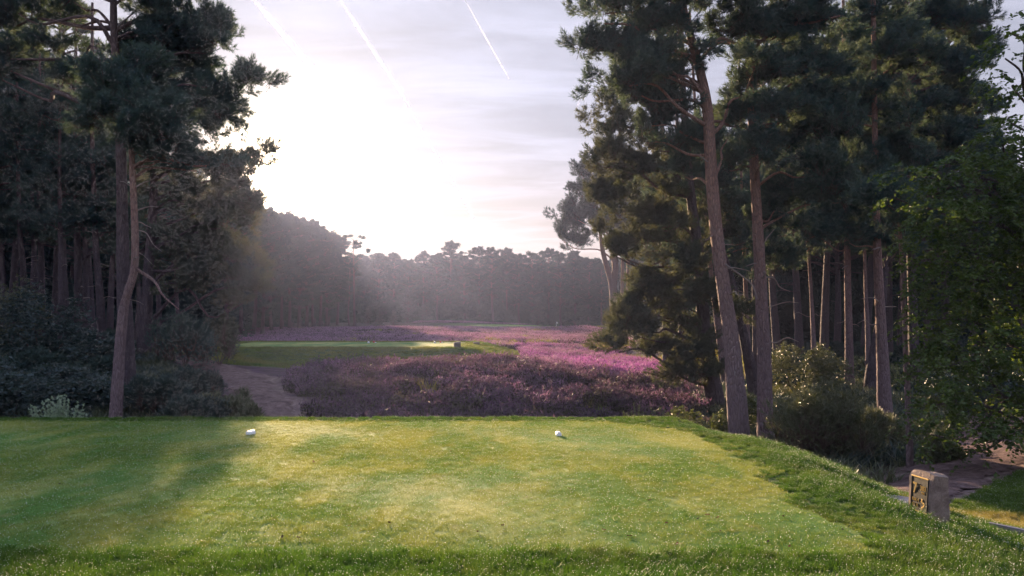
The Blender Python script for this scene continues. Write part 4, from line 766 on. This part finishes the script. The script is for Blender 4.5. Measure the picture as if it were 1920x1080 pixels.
def broom(label, px, Y, h, spread, n, seed, mat, group=None, name='broom_bush', toppy=None):
    rng = np.random.default_rng(seed); x = (px-960)/F*Y; g = gz(x, Y); root = tag(empty(name, (x, Y, g-.05)), label, 'bush', group)
    A, B, LP, LD = [], [], [], []
    for i in range(n):
        th = rng.uniform(0, 6.28); sp = spread*rng.uniform(0, 1)**.6; b = np.array([math.cos(th)*sp*.25, math.sin(th)*sp*.25, 0]); hh = h*rng.uniform(.65, 1.05)*(1-.35*(sp/spread)**2); e = np.array([math.cos(th)*sp, math.sin(th)*sp*.7, hh]); m = (b+e)/2+[0, 0, hh*.12]
        c = catmull([b, m, e], 14); A.append(c[:-1]); B.append(c[1:]); f = c[3:]; f = np.repeat(f, 6, 0)+rng.normal(0, .008, (len(f)*6, 3)); LP.append(f); LD.append(unit(rng.normal(0, 1, f.shape)+unit(e-b)*1.2))
    LP = np.vstack(LP); V = needles(rng, LP, np.vstack(LD), .055, .008, 2, .4); t = twigs(rng, np.vstack(A), np.vstack(B), .006)
    mi = np.r_[np.zeros(len(V)//3, int), np.ones(len(t)//3, int)]; Vv = np.vstack([V, t]); link('foliage', mesh_np('foliage', Vv, np.arange(len(Vv)).reshape(-1, 3), [mat, mat], mi), root)
    return root
def shrubs():
    x, Y = 108, 15.0; xx = (x-960)/F*Y; need = CZ+(HY-730)/F*Y-gz(xx, Y)
    broom('pale grey-green feathery broom bush behind the tee at far left', x, Y, need, .66, 110, 1, BROOM)
    top = lambda px, py, Y: CZ+(HY-py)/F*Y-gz((px-960)/F*Y, Y)
    B = [('gorse_bush', 'low dark gorse against the left side of the sandy path', 425, 19.0, .7, 728, GORSE, 1500), ('gorse_bush', 'dark gorse left of the path, taller and set back', 345, 21.5, .95, 690, SHRUB_D, 1900), ('gorse_bush', 'spiky gorse in front of the taller dark gorse', 365, 18.2, .7, 735, SHRUB_D, 1300),
         ('gorse_bush', 'small gorse right at the edge of the sandy path bottom', 468, 18.3, .38, 758, GORSE, 700), ('gorse_bush', 'dark gorse just right of the curved pale trunk', 300, 19.5, .8, 700, SHRUB_D, 1500), ('dark_shrub', 'young dark pine shrub overhanging the top of the path', 345, 28, 1.2, 590, NEEDLE, 2600), ('dark_shrub', 'rounded dark shrub at the bend of the path', 412, 30, .75, 585, NEEDLE_W, 1700)]
    for i, (nm, lb, px, Y, wx, py, mt, n) in enumerate(B): bush(nm, lb, px, Y, wx, top(px, py, Y), mt, 40+i, n, L=.13)
    bush('leafy_shrub', 'dark glossy-leaved shrub among the trunks at far left', 78, 27, 1.5, top(78, 545, 27), SHRUB_D, 60, 900, 'leaf', .11, .036, 7)
    bush('leafy_shrub', 'low glossy shrub under the dark trunks left of the curved pine', 165, 26, 1.2, top(165, 628, 26), SHRUB_D, 61, 600, 'leaf', .11, .036, 7)
    bush('leafy_shrub', 'pale green shrub at the left picture edge behind the dark shrub', 15, 31, 1.5, top(15, 530, 31), GORSE, 62, 700, 'leaf', .12, .038, 7)
    for i, (px, Y, wx, py) in enumerate([(30, 19, 1.2, 700), (130, 21, 1.2, 690), (-40, 20, 1.2, 660), (190, 20, .8, 715)]):
        bush('bracken_patch', ['low dark undergrowth at the left edge behind the broom', 'dark undergrowth behind the broom bush', 'dark undergrowth cut by the left picture edge', 'low undergrowth at the foot of the curved pine'][i], px, Y, wx, top(px, py, Y), SHRUB_D, 70+i, 900, 'leaf', .10, .03, 6)
    bush('gorse_bush', 'large rounded gorse bush between the trunks right of the tee', 1540, 16.0, 1.05, top(1540, 722, 16.0), GORSE, 80, 4200, L=.12, w=.006, nn=8, depth=.9)
    bush('gorse_bush', 'smaller dark gorse at the foot of the sturdy right pine', 1640, 17.0, .6, top(1640, 770, 17.0), GORSE, 81, 1500, L=.12, w=.006)
    bush('leafy_shrub', 'hazy light shrub behind the large gorse bush', 1490, 25, 1.2, top(1490, 640, 25), GORSE, 82, 900, 'leaf', .07, .02, 9)
    bush('leafy_shrub', 'leafy shrub behind the gorse near the clean straight trunk', 1555, 23, .8, top(1555, 655, 23), GORSE, 83, 600, 'leaf', .07, .02, 9)
    bush('bramble_bush', 'sunlit brambles between the leaning pine and the reddish pine', 1330, 17.5, .55, top(1330, 765, 17.5), BRAMBLE, 84, 420, 'leaf', .055, .018, 8)
    bush('bramble_bush', 'low brambles at the foot of the heather bank', 1270, 18.5, .6, top(1270, 768, 18.5), BRAMBLE, 85, 380, 'leaf', .055, .018, 8)
    bush('bramble_bush', 'brambles between the two nearest right trunks', 1410, 19, .4, top(1410, 750, 19), BRAMBLE, 86, 300, 'leaf', .055, .018, 8)
    bush('dark_shrub', 'dark bushy tuft beside the woodland path behind the stone', 1765, 14.2, .38, top(1765, 822, 14.2), GORSE, 87, 800, L=.1)
    bush('leafy_shrub', 'shaded shrub under the beech at the right', 1850, 21, 1.3, top(1850, 700, 21), SHRUB_D, 88, 900, 'leaf', .10, .034, 7)
    for i, (px, Y, py) in enumerate([(1195, 19.5, 752), (1235, 20, 755), (1225, 20.8, 764), (1180, 18.2, 768)]):
        broom(['feathery sprig clump in front of the heather, left one', 'tall feathery sprigs in front of the bare earth patch', 'short feathery sprigs behind the tall sprigs', 'lowest feathery sprigs just above the tee edge'][i], px, Y, top(px, py, Y), .4, 22, 90+i, GORSE, name='heath_shrub')
    bush('dark_shrub', 'golden lit bush beside the heath track', 1222, 47, .55, top(1222, 628, 47), BRAMBLE, 95, 700, L=.16, w=.012)
shrubs()

# ------------------------------------------------------------------ small things
def simple(name, col, rough=.6, spec=.3, metal=0., nz=0., sc_=40):
    m = Mat(name); c = m.coord('Object')
    cc = m.mix(m.ramp(m.noise(c, sc_, 5), .35, .7), tuple(x*.8 for x in col), col) if nz else col
    return m.done(m.bsdf(cc, rough, spec, m.bump(m.noise(c, sc_*1.5, 5), nz, .01) if nz else None, metal))
WHITE = simple('white_paint', (.80, .80, .82), .45, .4); RED = simple('red_paint', (.5, .04, .04), .45)
def stone_mat():
    m = Mat('sandstone'); c = m.coord('Object')
    col = m.mix(m.ramp(m.noise(c, 9, 7, .7), .3, .7), (.15, .105, .088), (.29, .215, .175)); col = m.mix(m.ramp(m.noise(c, 55, 4), .5, .75, 0, .6), col, (.15, .11, .09)); col = m.mix(m.ramp(m.noise(c, 4, 4), .55, .7, 0, .4), col, (.25, .23, .17))
    return m.done(m.bsdf(col, .9, .2, m.bump(m.math('ADD', m.noise(c, 40, 6, .7), m.noise(c, 9, 4)), .9, .02)))
STONE = stone_mat(); GOLD = simple('gold_letters', (.80, .55, .22), .35, .5, .85); BRONZE = simple('dark_plaque', (.035, .030, .026), .5, .4, .3, .2, 60)
def bevel_box(sx, sy, sz, bev=.004, seg=2):
    bm = bmesh.new(); bmesh.ops.create_cube(bm, size=1); bmesh.ops.scale(bm, vec=(sx, sy, sz), verts=bm.verts); bmesh.ops.bevel(bm, geom=list(bm.edges), offset=bev, segments=seg, affect='EDGES', profile=.6); return bm
def bm_obj(name, bm, mat, parent=None, loc=(0, 0, 0), rot=(0, 0, 0), sm=False):
    me = bpy.data.meshes.new(name); bm.normal_update(); bm.to_mesh(me); bm.free(); me.materials.append(mat)
    for p in me.polygons: p.use_smooth = sm
    o = link(name, me, parent); o.location = loc; o.rotation_euler = rot; return o
def tee_marker(px, py, rz, label):
    Y = CZ*F/(py-HY); x = (px-960)/F*Y; bm = bmesh.new()
    prof = [(-.055, 0), (.055, 0), (.055, .045), (.032, .078), (-.032, .078), (-.055, .045)]
    a = [bm.verts.new((x_, -.085, z_)) for x_, z_ in prof]; b = [bm.verts.new((x_, .085, z_)) for x_, z_ in prof]
    bm.faces.new(a); bm.faces.new(b[::-1])
    for i in range(6): bm.faces.new((a[i], b[i], b[(i+1) % 6], a[(i+1) % 6]))
    bmesh.ops.recalc_face_normals(bm, faces=bm.faces); bmesh.ops.bevel(bm, geom=list(bm.edges), offset=.005, segments=2, affect='EDGES')
    o = bm_obj('tee_marker', bm, WHITE, None, (x, Y, gz(x, Y)+.012), (0, 0, rz)); o.scale = (.64,)*3; return tag(o, label, 'tee marker', 'white tee markers on the tee')
tee_marker(470, 816, R(-32), 'left white tee marker lying on the mown tee, its long side showing'); tee_marker(1047, 818, R(4), 'right white tee marker on the mown tee, seen end on')

def marker_stone():
    x, y = 3.83, 7.40; z = gz(3.83, 7.4)-.01; root = tag(empty('marker_stone', (x, y, z)), 'upright sandstone tee sign with black plaque and gold number seven', 'sign stone'); root.rotation_euler = (0, 0, R(9)); root.scale = (1, 1, 1.13)
    rng = np.random.default_rng(4); bm = bmesh.new(); nx, ny, nz = 7, 11, 17; H = .475
    def f(u, v, w):         # u: front(-x)..back, v: along y, w: height
        tp = 1-.16*w; X = (u-.5)*.20*tp+.012*w; Yy = (v-.5)*.335*(1-.10*w); Z = w*H-.06-max(0, w-.85)*.10*(abs(v-.5)*2)**2-(.018*u if w > .9 else 0)
        if u == 0 and w > .83: X += (w-.83)*.18
        return X, Yy, Z
    def grid(fn, a, b):
        vs = [[bm.verts.new(fn(i/a, j/b)) for j in range(b+1)] for i in range(a+1)]
        for i in range(a):
            for j in range(b): bm.faces.new((vs[i][j], vs[i+1][j], vs[i+1][j+1], vs[i][j+1]))
    grid(lambda a, b: f(0, a, b), ny, nz); grid(lambda a, b: f(1, a, b), ny, nz); grid(lambda a, b: f(a, 0, b), nx, nz); grid(lambda a, b: f(a, 1, b), nx, nz); grid(lambda a, b: f(a, b, 1), nx, ny)
    bmesh.ops.remove_doubles(bm, verts=bm.verts, dist=.0005); bmesh.ops.recalc_face_normals(bm, faces=bm.faces)
    from mathutils import noise as MN
    for v in bm.verts:
        p = v.co*9; flat = v.co.x < -.06 and .08 < v.co.z < .37 and abs(v.co.y) < .13
        if not flat: v.co += v.normal*(MN.noise(p)*.009+MN.noise(p*3)*.005)
    bm_obj('stone', bm, STONE, root)
    tilt = math.atan(.5*.20*.16/.475-.012/.475)
    def fx(z_): return -.1*(1-.16*(z_+.06)/H)+.012*(z_+.06)/H
    pz, ph, pw = .225, .275, .225
    def on(name, bm, mat, yy, zz, out, par=root): return bm_obj(name, bm, mat, par, (fx(zz)-out, yy, zz), (0, -(-math.atan((fx(.3)-fx(0))/.3)), 0))
    plq = on('plaque', bevel_box(.010, pw, ph, .002), BRONZE, 0, pz, .001)
    for nm, yy, zz, sy, sz in (('frame_bar', 0, pz+ph/2, pw+.012, .010), ('frame_bar', 0, pz-ph/2, pw+.012, .010), ('frame_bar', pw/2, pz, .007, ph-.012), ('frame_bar', -pw/2, pz, .007, ph-.012)): on(nm, bevel_box(.012, sy, sz, .002), GOLD if sz < .02 else BRONZE, yy, zz, .004)
    def text(s, yy, zz, size):
        cu = bpy.data.curves.new('t', 'FONT'); cu.body = s; cu.size = size; cu.extrude = .0015; cu.align_x = 'CENTER'; cu.offset = size*.012
        to = bpy.data.objects.new('t', cu); COL.objects.link(to); dg = bpy.context.evaluated_depsgraph_get(); me = bpy.data.meshes.new_from_object(to.evaluated_get(dg)); bpy.data.objects.remove(to)
        me.materials.clear(); me.materials.append(GOLD); o = link('lettering', me, root)
        # text x runs towards -y (read from the -x side), text y up, text normal towards -x
        o.matrix_local = Matrix(((0, 0, -1, fx(zz)-.0078), (-1, 0, 0, yy), (0, 1, 0, zz), (0, 0, 0, 1))); return o
    text('7', .058, .228, .125); text('383', -.052, .262, .055); text('YDS', -.052, .235, .026); text('PAR 4', .045, .165, .036); text('S.I. 11', .045, .125, .034)
    # heather sprig emblem
    bm = bmesh.new(); r = random.Random(2)
    for k in range(26):
        t = k/25; s = bmesh.ops.create_icosphere(bm, subdivisions=1, radius=.0055+.003*r.random()); bmesh.ops.translate(bm, vec=(0, math.sin(t*9)*.016+r.uniform(-.008, .008), -.045+.09*t), verts=s['verts'])
    o = bm_obj('emblem', bm, GOLD, root, (fx(.145)-.006, -.058, .145)); o.scale = (.35, 1, 1)
    for q in [k for k in COL.objects if k.parent is root and k.name.split('.')[0] in ('frame_bar', 'lettering', 'emblem')]:
        q.parent = plq; q.matrix_parent_inverse = plq.matrix_basis.inverted()
marker_stone()

def wood_mat(name, a, b):
    m = Mat(name); c = m.coord('Object', (2, 30, 30)); col = m.mix(m.ramp(m.noise(c, 1.5, 6, .65), .3, .7), a, b); return m.done(m.bsdf(col, .85, .2, m.bump(m.noise(c, 2, 6), .8, .01)))
SLEEPER = wood_mat('weathered_timber', (.13, .115, .125), (.24, .22, .24)); POST = wood_mat('post_timber', (.10, .09, .085), (.17, .155, .14))
def steps():
    base = np.array([3.90, 8.18]); root = tag(empty('timber_step', (base[0], base[1], gz(*base)+.0)), 'weathered grey timber planks set in the grass beside the stone', 'step')
    zz = .02
    for i, (dx, dy, ln, wd) in enumerate([(-.02, -.22, .8, .15), (.03, -.04, .8, .16), (.10, .16, .75, .16)]):
        o = bm_obj('plank', bevel_box(ln, wd, .07, .008), SLEEPER, root, (dx, dy, zz-.01*i), (0, R(3), R(-24)))
    e = tag(bm_obj('timber_edging', bevel_box(1.7, .05, .14, .006), SLEEPER, None, (5.02, 6.85, gz(5.02, 6.85)+.05), (0, R(3), R(-44))), 'thin timber edging board holding back bark at the lower right', 'edging')
steps()
def post(px, pyt, pyb, Y, wpx, label):
    x = (px-960)/F*Y; zb = gz(x, Y)-.06; h = CZ+(HY-pyt)/F*Y-zb; w = wpx/F*Y; bm = bevel_box(w, w*.8, h, .012); 
    for v in bm.verts:
        if v.co.z > 0: v.co.z += (v.co.x*.12)
    tag(bm_obj('wooden_post', bm, POST, None, (x, Y, zb+h/2), (0, 0, R(12))), label, 'post', 'posts at the forward tee')
post(857, 641, 652, 36.6, 6.2*2, 'squat timber post at the near right corner of the forward tee'); post(893, 641, 650, 41, 5.5*2, 'squat timber post at the far right corner of the forward tee')
def small_markers():
    for (px, py, mt, lb) in [(691, 646.6, WHITE, 'small white marker left of the red one on the forward tee'), (701, 646.0, RED, 'small red and white marker at the middle of the forward tee'), (815, 646.8, WHITE, 'small white marker nearest the post on the forward tee'), (826, 646.0, RED, 'small red and white marker by the post end of the forward tee')]:
        Y = CZ*F/(py-HY); x = (px-960)/F*Y; bm = bmesh.new(); bmesh.ops.create_uvsphere(bm, u_segments=12, v_segments=8, radius=.055); 
        for v in bm.verts: v.co.z = max(v.co.z, -.035)
        root = tag(empty('tee_marker', (x, Y, gz(x, Y)+.05)), lb, 'tee marker', 'markers on the forward tee'); bm_obj('cap', bm, mt, root, sm=True)
        bm = bevel_box(.08, .08, .04, .008); bm_obj('base', bm, WHITE, root, (.085 if mt is RED else 0, 0, -.03))
small_markers()
def flag():
    Y = 124; x = (1043-960)/F*Y; g = gz(x, Y); root = tag(empty('flagstick', (x, Y, g)), 'thin flagstick with a small pale flag on the far green', 'flag'); h = CZ+(HY-603)/F*Y-g; h = max(h, .7)
    v, q = tube([(0, 0, -.1), (0, 0, h/2), (0, 0, h)], [.03, .03, .025], 6, 4); link('pole', mesh_np('pole', v, q, WHITE), root)
    n = 6; V = []; 
    for j in range(2):
        for i in range(n+1): V.append((.02+i/n*.22, .03*math.sin(i*1.1), h-.02-j*.26-i*.01))
    Q = [(i, i+1, n+2+i, n+1+i) for i in range(n)]; fm = mesh_np('cloth', V, Q, WHITE); o = link('cloth', fm, root); sd = o.modifiers.new('thick', 'SOLIDIFY'); sd.thickness = .01
    for (px, py, lb) in [(1070, 615.5, 'left tiny dark stake on the slope before the far green'), (1102, 619, 'right tiny dark stake on the slope before the far green')]:
        Y = 97; x = (px-960)/F*Y; v, q = tube([(0, 0, -.1), (0, 0, .2), (0, 0, .45)], [.06, .06, .05], 6, 4); o = link('stake', mesh_np('stake', v, q, POST)); o.location = (x, Y, gz(x, Y)+.15); tag(o, lb, 'stake', 'stakes before the far green')
flag()
def leaves():
    rng = np.random.default_rng(12); kinds = []
    for c in ((.14, .06, .035), (.07, .045, .03), (.22, .10, .05)):
        mt = simple('dry_leaf', c, .7, .2); a = np.linspace(-1, 1, 7); V = []
        for t in a: w = .014*(1-t*t)+.001; V += [(t*.026, -w, .010*abs(t)+.006), (t*.026, 0, .002), (t*.026, w, .009*t*t+.008)]
        Q = [(i*3+j, i*3+j+1, i*3+j+4, i*3+j+3) for i in range(6) for j in range(2)]; kinds.append(mesh_np('fallen_leaf', V, Q, mt, smooth_shade=True))
    for i, (px, py) in enumerate([(1264, 936), (1240, 961), (1132, 998), (1250, 985), (1199, 980), (1327, 970), (942, 990), (1309, 977), (1270, 1025), (1480, 1030), (1440, 1021), (1346, 975), (1068, 920), (112, 911), (845, 848), (560, 1013), (530, 1012), (588, 869), (1469, 973), (1580, 998), (895, 1002), (730, 985), (1565, 1060), (360, 955), (1180, 1010), (1350, 1000), (655, 990), (1218, 942)]):
        Y = CZ*F/(py-HY); x = (px-960)/F*Y; o = link('fallen_leaf', kinds[i % 3]); o.location = (x, Y, gz(x, Y)+.018); o.rotation_euler = (rng.normal(0, .3), rng.normal(0, .3), rng.uniform(0, 6.28)); s = rng.uniform(.4, .75); o.scale = (s, s, s)
        tag(o, 'small dry brown leaf fallen on the mown tee', 'leaf', 'fallen leaves on the tee')
leaves()

# ------------------------------------------------------------------ contrails, nine kilometres up
def contrails():
    m = Mat('contrail_ice'); n = m.noise(m.coord('Object', .00045), 1., 5, .6); t = m.N('ShaderNodeBsdfTransparent'); d = m.N('ShaderNodeBsdfTranslucent'); d.inputs[0].default_value = (.95, .95, .97, 1)
    df = m.N('ShaderNodeBsdfDiffuse'); df.inputs[0].default_value = (.95, .95, .97, 1); a = m.N('ShaderNodeMixShader'); m.L(d.outputs[0], a.inputs[1]); m.L(df.outputs[0], a.inputs[2]); x = m.N('ShaderNodeMixShader'); m.L(m.ramp(n, .25, .75, .10, .42), x.inputs[0]); m.L(t.outputs[0], x.inputs[1]); m.L(a.outputs[0], x.inputs[2]); mt = m.done(x.outputs[0])
    L = [(455, -25, 640, 190, 13, 'broad bright contrail running down from the top left of the sky'), (625, -20, 770, 200, 8, 'contrail at the top of the sky, left of centre'), (742, 160, 895, 420, 4.2, 'long thin contrail slanting down the middle of the sky'), (866, -10, 956, 150, 2.6, 'short sharp contrail at the upper middle of the sky'), (1124, 118, 1076, 212, 2.2, 'faint short contrail leaning left beside the right pines'), (690, 235, 850, 335, 9, 'soft spread contrail in the centre of the sky'), (655, 455, 900, 474, 4.5, 'low flat contrail just above the far wood'), (740, 375, 930, 480, 6, 'smudged contrail low in the sky above the far wood')]
    for (x0, y0, x1, y1, w, lb) in L:
        a = direction(x0, y0); b = direction(x1, y1); pa = np.array(a)*9000/a.z; pb = np.array(b)*9000/b.z; mid = (pa+pb)/2
        root = tag(empty('contrail', mid), lb, 'contrail', 'contrails'); r = np.random.default_rng(int(x0))
        for k, sc1 in enumerate((1., .68, .36)):
            pts = np.linspace(pa, pb, 7)-mid+r.normal(0, 15 if k else 0, (7, 3)); rad = [w/F*np.linalg.norm(p+mid)*.5*sc1*(1 if 0 < i < 6 else .1) for i, p in enumerate(pts)]
            v, q = tube(pts, rad, 8, 40, .08, r); link('vapour', mesh_np('vapour', v, q, mt, smooth_shade=True), root)
contrails()

# ------------------------------------------------------------------ haze
def haze():
    bm = bmesh.new(); bmesh.ops.create_cube(bm, size=1); bmesh.ops.scale(bm, vec=(940, 940, 26), verts=bm.verts); me = bpy.data.meshes.new('haze'); bm.to_mesh(me); bm.free()
    m = Mat('haze'); v = m.N('ShaderNodeVolumePrincipled'); v.inputs['Color'].default_value = (.165, .195, .345, 1); v.inputs['Density'].default_value = HAZE; v.inputs['Anisotropy'].default_value = .68
    m.L(v.outputs[0], m.out.inputs['Volume']); me.materials.append(m.m); o = link('haze', me); o.location = (0, 0, 13-3.4); tag(o, 'thin morning haze filling the air', 'haze', kind='stuff')
HAZE = .0008
haze()
